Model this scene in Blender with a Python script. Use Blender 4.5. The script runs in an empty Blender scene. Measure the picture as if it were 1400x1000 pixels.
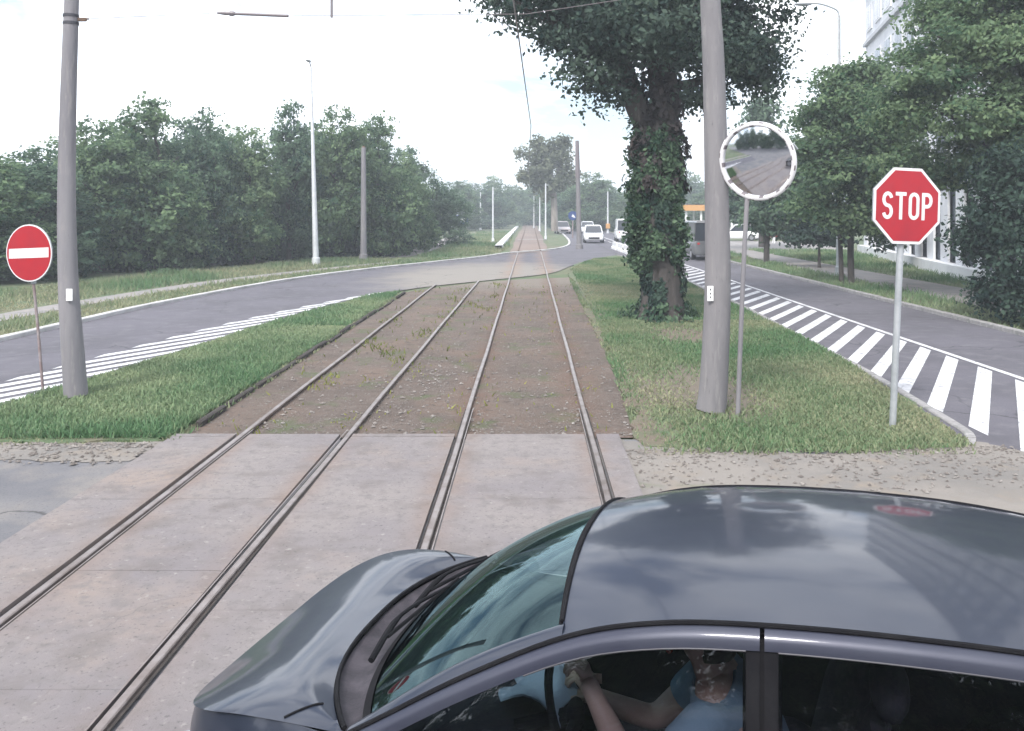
import bpy, math, random
import numpy as np
from mathutils import Vector, Matrix
from mathutils.geometry import tessellate_polygon

random.seed(4)
RNG = np.random.default_rng(11)
SC = bpy.context.scene
COL = SC.collection
R = math.radians
H = 2.44                      # camera height above the rail heads, metres
F = 1200.0                    # focal length in pixels of the 1400 px photograph


def P(px, d):                 # sideways position of something d metres ahead
    return (px - 725.0) * d / F


def PZ(py, d):                # height of something d metres ahead
    return H - (py - 291.0) * d / F


# ------------------------------------------------------------------ materials
def new_mat(name):
    m = bpy.data.materials.new(name)
    m.use_nodes = True
    return m, m.node_tree, m.node_tree.nodes['Principled BSDF']


def rgba(c):
    return (c[0], c[1], c[2], 1.0)


def noise_mix(nt, coord, scale, lo, hi, detail=6.0, rough=0.6, dist=0.0):
    n = nt.nodes.new('ShaderNodeTexNoise')
    n.inputs['Scale'].default_value = scale
    n.inputs['Detail'].default_value = detail
    n.inputs['Roughness'].default_value = rough
    n.inputs['Distortion'].default_value = dist
    nt.links.new(coord, n.inputs['Vector'])
    r = nt.nodes.new('ShaderNodeMapRange')
    r.inputs['From Min'].default_value = lo
    r.inputs['From Max'].default_value = hi
    nt.links.new(n.outputs['Fac'], r.inputs['Value'])
    return r.outputs['Result'], n.outputs['Fac']


def mix_col(nt, fac, a, b):
    x = nt.nodes.new('ShaderNodeMix')
    x.data_type = 'RGBA'
    nt.links.new(fac, x.inputs[0])
    for v, s in ((a, x.inputs[6]), (b, x.inputs[7])):
        if isinstance(v, tuple):
            s.default_value = rgba(v)
        else:
            nt.links.new(v, s)
    return x.outputs[2]


def mat(name, base, layers=(), rough=0.8, metal=0.0, bump=0.0, bscale=40.0, spec=0.4, coat=0.0, rnoise=0.0, stretch=None):
    """base colour, then layers of (colour, noise scale, lo, hi) mixed over it"""
    m, nt, b = new_mat(name)
    tc = nt.nodes.new('ShaderNodeTexCoord').outputs['Object']
    if stretch:
        mp = nt.nodes.new('ShaderNodeMapping')
        mp.inputs['Scale'].default_value = stretch
        nt.links.new(tc, mp.inputs['Vector'])
        tc = mp.outputs['Vector']
    cur = tuple(base)
    for (c, s, lo, hi) in layers:
        f, _ = noise_mix(nt, tc, s, lo, hi)
        cur = mix_col(nt, f, cur, tuple(c))
    if isinstance(cur, tuple):
        b.inputs['Base Color'].default_value = rgba(cur)
    else:
        nt.links.new(cur, b.inputs['Base Color'])
    b.inputs['Roughness'].default_value = rough
    b.inputs['Metallic'].default_value = metal
    b.inputs['Specular IOR Level'].default_value = spec
    b.inputs['Coat Weight'].default_value = coat
    b.inputs['Coat Roughness'].default_value = 0.07
    if rnoise:
        f, _ = noise_mix(nt, tc, 3.0, 0.3, 0.7)
        mr = nt.nodes.new('ShaderNodeMapRange')
        mr.inputs['To Min'].default_value = max(0.02, rough - rnoise)
        mr.inputs['To Max'].default_value = rough + rnoise
        nt.links.new(f, mr.inputs['Value'])
        nt.links.new(mr.outputs['Result'], b.inputs['Roughness'])
    if bump:
        _, f = noise_mix(nt, tc, bscale, 0, 1, 8.0, 0.7)
        bp = nt.nodes.new('ShaderNodeBump')
        bp.inputs['Strength'].default_value = 1.0
        bp.inputs['Distance'].default_value = bump
        nt.links.new(f, bp.inputs['Height'])
        nt.links.new(bp.outputs['Normal'], b.inputs['Normal'])
    return m


def leaf_mat(name, dark, light, trans=0.25, rough=0.55):
    m, nt, b = new_mat(name)
    at = nt.nodes.new('ShaderNodeAttribute')
    at.attribute_name = 'tint'
    c = mix_col(nt, at.outputs['Fac'], tuple(dark), tuple(light))
    nt.links.new(c, b.inputs['Base Color'])
    b.inputs['Roughness'].default_value = rough
    b.inputs['Specular IOR Level'].default_value = 0.12
    t = nt.nodes.new('ShaderNodeBsdfTranslucent')
    nt.links.new(c, t.inputs['Color'])
    mx = nt.nodes.new('ShaderNodeMixShader')
    mx.inputs[0].default_value = trans
    out = nt.nodes['Material Output']
    nt.links.new(b.outputs[0], mx.inputs[1])
    nt.links.new(t.outputs[0], mx.inputs[2])
    nt.links.new(mx.outputs[0], out.inputs['Surface'])
    return m


def thin_glass(name, tint, ior=1.5, rough=0.0, gcol=(.9, .95, 1)):
    m, nt, b = new_mat(name)
    nt.nodes.remove(b)
    tr = nt.nodes.new('ShaderNodeBsdfTransparent')
    tr.inputs['Color'].default_value = rgba(tint)
    gl = nt.nodes.new('ShaderNodeBsdfGlossy')
    gl.inputs['Roughness'].default_value = rough
    gl.inputs['Color'].default_value = rgba(gcol)
    fr = nt.nodes.new('ShaderNodeFresnel')
    fr.inputs['IOR'].default_value = ior
    mx = nt.nodes.new('ShaderNodeMixShader')
    nt.links.new(fr.outputs[0], mx.inputs[0])
    nt.links.new(tr.outputs[0], mx.inputs[1])
    nt.links.new(gl.outputs[0], mx.inputs[2])
    nt.links.new(mx.outputs[0], nt.nodes['Material Output'].inputs['Surface'])
    return m


M = {}
M['earth'] = mat('verge grass ground', (.10, .135, .065), [((.15, .145, .09), .35, .42, .62), ((.07, .11, .055), 1.6, .45, .65), ((.15, .135, .095), .12, .55, .7)], .95, bump=.02, bscale=14)
M['lawn'] = mat('lawn soil and grass', (.10, .15, .075), [((.15, .15, .095), .9, .45, .62), ((.075, .125, .06), 2.5, .45, .62), ((.19, .155, .125), .55, .56, .68)], .95, bump=.025, bscale=22)
M['asphalt'] = mat('asphalt', (.118, .112, .132), [((.09, .086, .10), .5, .4, .65), ((.15, .145, .16), 3.0, .5, .75), ((.07, .068, .08), 60, .52, .72)], .88, bump=.004, bscale=160)
M['asphalt_old'] = mat('worn pale asphalt', (.165, .162, .168), [((.12, .12, .132), .8, .4, .6), ((.20, .185, .175), 1.3, .5, .68), ((.09, .09, .095), 45, .55, .72)], .9, bump=.005, bscale=120)
M['slab'] = mat('crossing concrete', (.212, .190, .184), [((.175, .158, .163), .6, .4, .62), ((.245, .195, .165), .45, .54, .72), ((.135, .118, .112), 2.1, .53, .72), ((.155, .14, .138), 9, .50, .70), ((.27, .25, .24), 14, .60, .74), ((.085, .08, .08), 40, .58, .72)], .85, bump=.004, bscale=90)
M['rustpan'] = mat('rust stained concrete', (.215, .155, .125), [((.21, .185, .18), 2.0, .42, .62), ((.16, .105, .08), 6, .55, .7)], .88, bump=.004, bscale=90)
M['trackbed'] = mat('dirty ballast and soil', (.172, .136, .115), [((.135, .106, .09), .9, .4, .62), ((.195, .142, .112), .6, .48, .66), ((.23, .20, .18), 11, .56, .72), ((.105, .083, .071), 6, .57, .72), ((.115, .135, .07), 1.3, .55, .68)], .95, bump=.07, bscale=20)
M['rustbed'] = mat('rust stained track ground', (.125, .082, .062), [((.105, .083, .073), 2.2, .40, .6), ((.15, .10, .078), 9, .5, .7)], .95, bump=.02, bscale=30)
M['fartrack'] = mat('far track ground', (.22, .168, .142), [((.17, .135, .118), .35, .4, .62)], .95, stretch=(1, .25, 1))
M['dust'] = mat('sandy dust on asphalt', (.225, .205, .185), [((.17, .16, .15), .9, .42, .6), ((.235, .20, .165), 1.8, .52, .68), ((.14, .15, .095), .7, .62, .72)], .95, bump=.01, bscale=40)
M['kerb'] = mat('kerb concrete', (.27, .26, .26), [((.19, .19, .185), 2.5, .45, .65), ((.36, .35, .34), 9, .5, .7)], .85, bump=.006, bscale=60)
M['kerb_pale'] = mat('whitewashed kerb', (.50, .49, .49), [((.36, .355, .35), 1.2, .45, .65)], .85)
M['path'] = mat('pavement paving', (.25, .235, .23), [((.20, .195, .19), .8, .4, .62), ((.30, .26, .24), 3, .5, .7)], .9, bump=.006, bscale=50)
M['roadpaint'] = mat('worn road paint', (.62, .62, .63), [((.44, .44, .46), 2.2, .45, .66), ((.18, .18, .20), 14, .57, .66)], .7)
M['rail'] = mat('worn rail steel', (.27, .235, .225), [((.17, .135, .12), 4.0, .42, .66)], .42, metal=.6, spec=.5)
M['railweb'] = mat('rusty rail web', (.10, .07, .055), [((.16, .10, .07), 8, .45, .65)], .9)
M['groove'] = mat('dark rail groove', (.035, .03, .028), [((.06, .05, .045), 9, .4, .7)], .95)
M['mast'] = mat('weathered mast concrete', (.20, .192, .20), [((.155, .15, .16), 1.6, .4, .65), ((.25, .24, .24), 5, .55, .75), ((.12, .117, .122), 14, .62, .74)], .85, bump=.004, bscale=50, stretch=(3, 3, .5))
M['mast_grey'] = mat('weathered grey mast', (.22, .212, .225), [((.165, .16, .175), 1.3, .4, .65), ((.27, .255, .25), 6, .55, .75), ((.13, .127, .132), 16, .64, .75)], .85, bump=.003, bscale=50, stretch=(3, 3, .4))
M['galv'] = mat('galvanised steel', (.46, .48, .50), [((.36, .38, .40), 6, .4, .65)], .5, metal=.5)
M['galv_pale'] = mat('pale galvanised steel', (.60, .62, .65), [((.50, .52, .55), 5, .4, .65)], .55, metal=.2)
M['darkpost'] = mat('rusty thin post', (.20, .15, .15), [((.30, .27, .27), 5, .45, .65)], .7)
M['signred'] = mat('sign red', (.36, .008, .018), [((.30, .010, .022), 4, .4, .7)], .42, spec=.5)
M['signwhite'] = mat('sign white', (.66, .65, .665), [((.56, .55, .57), 5, .5, .7)], .45, spec=.5)
M['signblue'] = mat('sign blue', (.015, .045, .16), (), .45)
M['whitepaint'] = mat('white paint', (.78, .78, .79), [((.66, .66, .67), 4, .45, .7)], .5)
M['tag'] = mat('white tag plate', (.74, .74, .74), [((.6, .6, .6), 30, .5, .7)], .5)
M['bark'] = mat('bark', (.075, .066, .062), [((.045, .04, .038), 3.5, .4, .6), ((.11, .098, .09), 9, .55, .72)], .95, bump=.03, bscale=12, stretch=(1, 1, .25))
M['palebark'] = mat('pale bark', (.26, .235, .21), [((.17, .15, .13), 3, .4, .6)], .95, bump=.02, bscale=10, stretch=(1, 1, .25))
M['leaf'] = leaf_mat('deciduous leaves', (.044, .098, .058), (.215, .305, .16), .47)
M['leaf_blue'] = leaf_mat('shaded deciduous leaves', (.038, .085, .062), (.19, .28, .175), .47)  # slightly bluer green, used for whole crowns
M['leaf_bright'] = leaf_mat('layered light leaves', (.056, .12, .068), (.26, .35, .19), .5)
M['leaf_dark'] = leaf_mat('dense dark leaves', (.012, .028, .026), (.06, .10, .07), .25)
M['leaf_big'] = leaf_mat('big tree leaves', (.022, .044, .040), (.11, .155, .115), .36)
M['leaf_far'] = leaf_mat('thin far leaves', (.075, .095, .06), (.19, .21, .14), .4)
M['ivy'] = leaf_mat('ivy leaves', (.02, .052, .034), (.13, .20, .115), .3, .5)
M['ivy_red'] = leaf_mat('reddish dry creeper', (.035, .032, .034), (.085, .07, .066), .15)
M['blade'] = leaf_mat('grass blades', (.10, .19, .095), (.31, .345, .21), .25, .7)
M['blade_dry'] = leaf_mat('dry grass blades', (.10, .185, .09), (.35, .32, .215), .25, .8)
M['stone'] = mat('pale stones', (.20, .18, .165), [((.11, .095, .085), 6, .4, .6), ((.30, .28, .26), 14, .5, .7)], .9)
M['paint'] = mat('dark blue grey car paint', (.012, .018, .036), [((.018, .025, .046), 1.2, .4, .65)], .44, metal=.35, spec=.5, coat=.7, rnoise=.05)
M['black'] = mat('black rubber', (.007, .007, .009), [((.012, .012, .014), 8, .45, .65)], .8, spec=.12)
M['cowl'] = mat('grey black scuttle plastic', (.028, .025, .032), [((.06, .053, .064), 7, .45, .65)], .75, bump=.003, bscale=90)
M['trim'] = mat('bright window trim', (.06, .06, .07), (), .5, metal=.4)
M['frame_gloss'] = mat('glossy door frame paint', (.030, .033, .055), [((.04, .044, .066), 2, .4, .6)], .42, metal=.35, coat=.25)
M['cabin'] = mat('dark cabin plastic', (.030, .028, .034), [((.042, .038, .046), 5, .4, .65)], .8)
M['seatcloth'] = mat('dark grey seat cloth', (.045, .043, .052), [((.065, .06, .07), 25, .45, .65)], .95)
M['screen'] = thin_glass('windscreen glass', (.36, .52, .52), 1.6, gcol=(.55, .80, .84))
M['window'] = thin_glass('side window glass', (.36, .37, .43), 1.52)
M['farglass'] = mat('dark vehicle glass', (.03, .035, .045), (), .08, spec=.7)
M['tyre'] = mat('tyre rubber', (.02, .02, .021), [((.035, .034, .034), 12, .4, .65)], .9)
M['alloy'] = mat('wheel alloy', (.45, .46, .48), (), .35, metal=.8)
M['lamp'] = mat('headlamp lens', (.60, .62, .66), (), .12, spec=.7)
M['taillamp'] = mat('tail lamp lens', (.35, .02, .02), (), .2, spec=.6)
M['white_car'] = mat('white car paint', (.78, .79, .80), [((.72, .73, .75), 1, .4, .7)], .3, coat=.6)
M['red_car'] = mat('red car paint', (.42, .035, .035), [((.36, .03, .03), 1, .4, .7)], .3, coat=.6)
M['pink_car'] = mat('pale beige car paint', (.52, .45, .45), [((.47, .41, .41), 1, .4, .7)], .35, coat=.5)
M['dark_van'] = mat('dark grey van paint', (.10, .105, .115), [((.14, .145, .15), 1.5, .4, .7)], .4, coat=.5)
M['blue_car'] = mat('blue car paint', (.06, .10, .22), (), .35, coat=.5)
M['skin'] = mat('skin', (.50, .36, .28), [((.44, .29, .22), 6, .4, .65)], .55)
M['shirt'] = mat('pale blue shirt', (.27, .40, .47), [((.20, .31, .38), 4, .4, .65)], .9, bump=.004, bscale=30)
M['trousers'] = mat('dark trousers', (.035, .04, .06), [((.05, .055, .075), 9, .4, .65)], .9)
M['hair'] = mat('dark brown hair', (.02, .016, .014), [((.035, .028, .024), 30, .4, .65)], .6)
M['facade'] = mat('white render facade', (.68, .69, .72), [((.58, .59, .63), .6, .42, .66), ((.74, .75, .78), 3, .5, .7)], .85)
M['facade_band'] = mat('grey balcony band', (.52, .53, .56), [((.44, .45, .48), .8, .42, .66)], .85)
M['pane'] = mat('dark window pane', (.09, .10, .125), [((.15, .17, .2), .7, .4, .65)], .15, spec=.7)
M['plinth'] = mat('white plinth', (.74, .75, .77), [((.6, .61, .63), 1.2, .45, .7)], .8)
M['orange'] = mat('orange fascia', (.52, .27, .09), [((.44, .23, .07), 2, .45, .7)], .5)
M['weed'] = leaf_mat('yellow green weeds', (.10, .13, .03), (.30, .30, .08), .25, .7)


def rail_rust(m, rails, col, y0, y1, w0=.06, w1=.34, amt=.85):
    """rust washed off the rails: strongest beside each rail, broken up by noise"""
    nt = m.node_tree
    b = nt.nodes['Principled BSDF']
    src = b.inputs['Base Color'].links[0].from_socket
    geo = nt.nodes.new('ShaderNodeTexCoord').outputs['Object']
    sp = nt.nodes.new('ShaderNodeSeparateXYZ')
    nt.links.new(geo, sp.inputs[0])

    def math_(op, a, c):
        n = nt.nodes.new('ShaderNodeMath')
        n.operation = op
        for v, s in ((a, n.inputs[0]), (c, n.inputs[1])):
            if v is None:
                continue
            if isinstance(v, (int, float)):
                s.default_value = v
            else:
                nt.links.new(v, s)
        return n.outputs[0]
    best = None
    for x in rails:
        d = math_('ABSOLUTE', math_('SUBTRACT', sp.outputs[0], x), None)
        best = d if best is None else math_('MINIMUM', best, d)
    f, raw = noise_mix(nt, geo, 1.7, .36, .60)
    wob = math_('MULTIPLY', raw, .16)
    mr = nt.nodes.new('ShaderNodeMapRange')
    mr.interpolation_type = 'SMOOTHSTEP'
    mr.inputs['From Min'].default_value = w0
    mr.inputs['From Max'].default_value = w1
    mr.inputs['To Min'].default_value = amt
    mr.inputs['To Max'].default_value = 0
    nt.links.new(math_('ADD', best, wob), mr.inputs['Value'])
    my = nt.nodes.new('ShaderNodeMapRange')
    my.inputs['From Min'].default_value = y0
    my.inputs['From Max'].default_value = y1
    nt.links.new(sp.outputs[1], my.inputs['Value'])
    fac = math_('MULTIPLY', math_('MULTIPLY', mr.outputs[0], f), my.outputs[0])
    out = mix_col(nt, fac, src, tuple(col))
    nt.links.new(out, b.inputs['Base Color'])


def cracks(m, scale, width, col, mask_lo, mask_hi, bend=.35):
    """wandering dark cracks and tar lines in a paved surface"""
    nt = m.node_tree
    b = nt.nodes['Principled BSDF']
    src = b.inputs['Base Color'].links[0].from_socket
    geo = nt.nodes.new('ShaderNodeTexCoord').outputs['Object']
    n = nt.nodes.new('ShaderNodeTexNoise')
    n.inputs['Scale'].default_value = 1.1
    n.inputs['Detail'].default_value = 5
    nt.links.new(geo, n.inputs['Vector'])
    va = nt.nodes.new('ShaderNodeVectorMath')
    va.operation = 'MULTIPLY_ADD'
    va.inputs[1].default_value = (bend * 3,) * 3
    nt.links.new(n.outputs['Color'], va.inputs[0])
    nt.links.new(geo, va.inputs[2])
    v = nt.nodes.new('ShaderNodeTexVoronoi')
    v.feature = 'DISTANCE_TO_EDGE'
    v.inputs['Scale'].default_value = scale
    nt.links.new(va.outputs[0], v.inputs['Vector'])
    mr = nt.nodes.new('ShaderNodeMapRange')
    mr.inputs['From Min'].default_value = 0
    mr.inputs['From Max'].default_value = width
    mr.inputs['To Min'].default_value = 1
    mr.inputs['To Max'].default_value = 0
    nt.links.new(v.outputs['Distance'], mr.inputs['Value'])
    f, _ = noise_mix(nt, geo, .45, mask_lo, mask_hi)
    mu = nt.nodes.new('ShaderNodeMath')
    mu.operation = 'MULTIPLY'
    nt.links.new(mr.outputs[0], mu.inputs[0])
    nt.links.new(f, mu.inputs[1])
    nt.links.new(mix_col(nt, mu.outputs[0], src, tuple(col)), b.inputs['Base Color'])


def dust_zone(m, cx, cy, rx, ry, col):
    """sand and dust carried on to a paved surface around one spot, thinning out with a ragged outline"""
    nt = m.node_tree
    b = nt.nodes['Principled BSDF']
    src = b.inputs['Base Color'].links[0].from_socket
    geo = nt.nodes.new('ShaderNodeTexCoord').outputs['Object']
    mp = nt.nodes.new('ShaderNodeMapping')
    mp.vector_type = 'POINT'
    mp.inputs['Location'].default_value = (-cx / rx, -cy / ry, 0)
    mp.inputs['Scale'].default_value = (1 / rx, 1 / ry, 0)
    nt.links.new(geo, mp.inputs['Vector'])
    ln = nt.nodes.new('ShaderNodeVectorMath')
    ln.operation = 'LENGTH'
    nt.links.new(mp.outputs[0], ln.inputs[0])
    _, raw = noise_mix(nt, geo, .55, 0, 1, 8.0, .7)
    ad = nt.nodes.new('ShaderNodeMath')
    ad.operation = 'ADD'
    nt.links.new(ln.outputs['Value'], ad.inputs[0])
    nt.links.new(raw, ad.inputs[1])
    mr = nt.nodes.new('ShaderNodeMapRange')
    mr.interpolation_type = 'SMOOTHSTEP'
    mr.inputs['From Min'].default_value = 1.0
    mr.inputs['From Max'].default_value = 1.62
    mr.inputs['To Min'].default_value = .9
    mr.inputs['To Max'].default_value = 0
    nt.links.new(ad.outputs[0], mr.inputs['Value'])
    nt.links.new(mix_col(nt, mr.outputs[0], src, tuple(col)), b.inputs['Base Color'])


dust_zone(M['asphalt'], -1.4, 34.5, 5.0, 10.5, (.235, .215, .19))
rail_rust(M['asphalt'], (-.77, .665), (.25, .17, .125), 32, 36, .05, .75, .85)
dust_zone(M['lawn'], 3.2, 18.2, 1.5, 2.2, (.165, .13, .105))
dust_zone(M['lawn'], 2.4, 12.3, 1.1, 2.4, (.165, .135, .11))
dust_zone(M['trackbed'], -1.2, 33.5, 4.2, 6.0, (.225, .195, .165))
cracks(M['asphalt'], .33, .012, (.05, .048, .055), .46, .56)
cracks(M['asphalt_old'], .5, .014, (.06, .058, .06), .42, .52)
cracks(M['slab'], .42, .004, (.14, .125, .12), .52, .60)
rail_rust(M['slab'], (-.77, .665, -3.18, -2.05), (.185, .125, .095), 1.0, 8.5, .04, .40, amt=.75)
rail_rust(M['lawn'], (1.15,), (.165, .125, .10), 0, 1, .22, 1.0, .9)
rail_rust(M['trackbed'], (-.77, .665), (.185, .120, .092), 5, 9, .10, .52)
m, nt, b = new_mat('convex mirror silver')
b.inputs['Base Color'].default_value = (.72, .74, .78, 1)
b.inputs['Metallic'].default_value = 1.0
b.inputs['Roughness'].default_value = .06
M['mirror'] = m
m, nt, b = new_mat('insulator brown')
b.inputs['Base Color'].default_value = (.16, .14, .15, 1)
b.inputs['Roughness'].default_value = .4
M['insulator'] = m


# ------------------------------------------------------------------ mesh tools
class MB:
    def __init__(s):
        s.v, s.f, s.m = [], [], []

    def add(s, vs, fs, mi=0):
        o = len(s.v)
        s.v += [tuple(v) for v in vs]
        s.f += [tuple(i + o for i in f) for f in fs]
        s.m += [mi] * len(fs)
        return s

    def box(s, c, d, mi=0, rz=0.0, bev=0.0):
        x, y, z = d[0] / 2, d[1] / 2, d[2] / 2
        cs, sn = math.cos(rz), math.sin(rz)

        def tr(p):
            return (c[0] + p[0] * cs - p[1] * sn, c[1] + p[0] * sn + p[1] * cs, c[2] + p[2])
        if bev <= 0:
            vs = [tr((i * x, j * y, k * z)) for k in (-1, 1) for i, j in ((-1, -1), (1, -1), (1, 1), (-1, 1))]
            return s.add(vs, [(3, 2, 1, 0), (4, 5, 6, 7), (0, 1, 5, 4), (1, 2, 6, 5), (2, 3, 7, 6), (3, 0, 4, 7)], mi)
        rings = []
        for zz, ins in ((-z, bev), (-z + bev, 0), (z - bev, 0), (z, bev)):
            a, b_ = x - ins, y - ins
            e = bev * .7
            rings.append([tr(p + (zz,)) for p in ((-a + e, -b_), (a - e, -b_), (a, -b_ + e), (a, b_ - e), (a - e, b_), (-a + e, b_), (-a, b_ - e), (-a, -b_ + e))])
        return s.loft(rings, mi)

    def loft(s, rings, mi=0, caps=True):
        n = len(rings[0])
        vs = [p for r in rings for p in r]
        fs = []
        for k in range(len(rings) - 1):
            for i in range(n):
                j = (i + 1) % n
                fs.append((k * n + i, k * n + j, (k + 1) * n + j, (k + 1) * n + i))
        if caps:
            fs.append(tuple(range(n - 1, -1, -1)))
            fs.append(tuple((len(rings) - 1) * n + i for i in range(n)))
        return s.add(vs, fs, mi)

    def tube(s, pts, rad, n=10, mi=0, caps=True, squash=1.0):
        pts = [Vector(p) for p in pts]
        if not hasattr(rad, '__len__'):
            rad = [rad] * len(pts)
        rings = []
        ref = None
        for i, p in enumerate(pts):
            t = (pts[min(i + 1, len(pts) - 1)] - pts[max(i - 1, 0)]).normalized()
            if ref is None:
                ref = Vector((1, 0, 0)) if abs(t.x) < .9 else Vector((0, 1, 0))
            u = (ref - t * ref.dot(t)).normalized()
            w = t.cross(u)
            ref = u
            rings.append([tuple(p + (u * math.cos(a) + w * math.sin(a) * squash) * rad[i]) for a in [2 * math.pi * k / n for k in range(n)]])
        return s.loft(rings, mi, caps)

    def grid(s, rows, mi=0, flip=False):
        n = len(rows[0])
        vs = [p for r in rows for p in r]
        fs = []
        for k in range(len(rows) - 1):
            for i in range(n - 1):
                q = (k * n + i, k * n + i + 1, (k + 1) * n + i + 1, (k + 1) * n + i)
                fs.append(q[::-1] if flip else q)
        return s.add(vs, fs, mi)

    def ball(s, c, r, mi=0, n=12, k=8):
        rings = []
        for j in range(k + 1):
            th = math.pi * (j + .02 * (1 if j == 0 else -1 if j == k else 0)) / k
            rings.append([(c[0] + r[0] * math.sin(th) * math.cos(a), c[1] + r[1] * math.sin(th) * math.sin(a), c[2] - r[2] * math.cos(th)) for a in [2 * math.pi * i / n for i in range(n)]])
        return s.loft(rings, mi)

    def poly(s, pts, z, mi=0, thick=0.0):
        """flat polygon sheet at height z, with side walls going down by thick"""
        tri = tessellate_polygon([[Vector((p[0], p[1], 0)) for p in pts]])
        fs = []
        for t in tri:
            a, b_, c = [pts[i] for i in t]
            cr = (b_[0] - a[0]) * (c[1] - a[1]) - (b_[1] - a[1]) * (c[0] - a[0])
            fs.append(tuple(t) if cr > 0 else tuple(t)[::-1])
        s.add([(p[0], p[1], z) for p in pts], fs, mi)
        if thick:
            n = len(pts)
            vs = [(p[0], p[1], z) for p in pts] + [(p[0], p[1], z - thick) for p in pts]
            s.add(vs, [(i, i + n, (i + 1) % n + n, (i + 1) % n) for i in range(n)], mi)
        return s

    def disc(s, c, r, axis, thick, n=32, mi=0):
        """solid disc; axis = facing direction"""
        a = Vector(axis).normalized()
        u = Vector((0, 0, 1)).cross(a).normalized()
        w = a.cross(u)
        c = Vector(c)
        rings = []
        for o in (0, thick):
            rings.append([tuple(c + a * o + (u * math.cos(t) + w * math.sin(t)) * r) for t in [2 * math.pi * k / n for k in range(n)]])
        return s.loft(rings, mi)

    def build(s, name, mats, parent=None, smooth=True, angle=38, loc=None):
        me = bpy.data.meshes.new(name)
        me.from_pydata(s.v, [], s.f)
        if not isinstance(mats, (list, tuple)):
            mats = [mats]
        for x in mats:
            me.materials.append(x)
        me.polygons.foreach_set('material_index', s.m)
        if smooth:
            me.polygons.foreach_set('use_smooth', [True] * len(me.polygons))
            me.set_sharp_from_angle(angle=R(angle))
        me.update()
        o = bpy.data.objects.new(name, me)
        COL.objects.link(o)
        if parent is not None:
            o.parent = parent
        if loc:
            o.location = loc
        return o


def tag(o, label=None, cat=None, group=None, kind=None):
    if label:
        o['label'] = label
    if cat:
        o['category'] = cat
    if group:
        o['group'] = group
    if kind:
        o['kind'] = kind
    return o


def thing(name, label, cat, loc=(0, 0, 0), rz=0.0, group=None):
    o = bpy.data.objects.new(name, None)
    o.empty_display_size = .2
    COL.objects.link(o)
    o.location = loc
    o.rotation_euler = (0, 0, rz)
    return tag(o, label, cat, group)


def ground(name, mb, m):
    o = mb.build(name, m, None, smooth=False)
    o['kind'] = 'structure'
    return o


def lerp(a, b, t):
    return a + (b - a) * t


def curve_at(pts, x, k=1):
    """linear look-up of column k in a table sorted by column 0 (either way)"""
    q = pts if pts[0][0] < pts[-1][0] else pts[::-1]
    if x <= q[0][0]:
        return q[0][k]
    for a, b_ in zip(q, q[1:]):
        if x <= b_[0]:
            return lerp(a[k], b_[k], (x - a[0]) / (b_[0] - a[0]))
    return q[-1][k]


def smooth_line(pts, n=6):
    """Catmull-Rom through points of any dimension"""
    out = []
    q = [pts[0]] + list(pts) + [pts[-1]]
    for i in range(1, len(q) - 2):
        for k in range(n):
            t = k / n
            out.append(tuple(.5 * ((2 * b_) + (c - a) * t + (2 * a - 5 * b_ + 4 * c - d) * t * t + (3 * b_ - a - 3 * c + d) * t ** 3)
                             for a, b_, c, d in zip(q[i - 1], q[i], q[i + 1], q[i + 2])))
    out.append(tuple(pts[-1]))
    return out


def inside(pts, x, y):
    """vectorised point-in-polygon"""
    c = np.zeros(len(x), bool)
    n = len(pts)
    for i in range(n):
        x1, y1 = pts[i]
        x2, y2 = pts[(i + 1) % n]
        if y1 == y2:
            continue
        k = ((y1 > y) != (y2 > y)) & (x < (x2 - x1) * (y - y1) / (y2 - y1) + x1)
        c ^= k
    return c


def quads_mesh(name, V, mats, tint, mi=None):
    """V: (n,4,3) array of quads with a per-face tint"""
    n = len(V)
    me = bpy.data.meshes.new(name)
    me.vertices.add(n * 4)
    me.vertices.foreach_set('co', V.reshape(-1).astype(np.float32))
    me.loops.add(n * 4)
    me.loops.foreach_set('vertex_index', np.arange(n * 4, dtype=np.int32))
    me.polygons.add(n)
    me.polygons.foreach_set('loop_start', np.arange(0, n * 4, 4, dtype=np.int32))
    for x in mats:
        me.materials.append(x)
    if mi is not None:
        me.polygons.foreach_set('material_index', mi.astype(np.int32))
    at = me.attributes.new('tint', 'FLOAT', 'FACE')
    at.data.foreach_set('value', tint.astype(np.float32))
    me.update(calc_edges=True)
    return me


def unit(v):
    return v / np.maximum(np.linalg.norm(v, axis=-1, keepdims=True), 1e-6)


def leaf_quads(C, N, L, W, rng):
    """leaf-shaped quads at centres C with normals N"""
    t = unit(np.cross(N, rng.normal(size=C.shape)))
    s = np.cross(N, t)
    L = L[:, None]
    W = W[:, None]
    return np.stack([C - t * L * .5, C + s * W * .5 - t * L * .05, C + t * L * .5, C - s * W * .5 - t * L * .05], axis=1)


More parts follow.
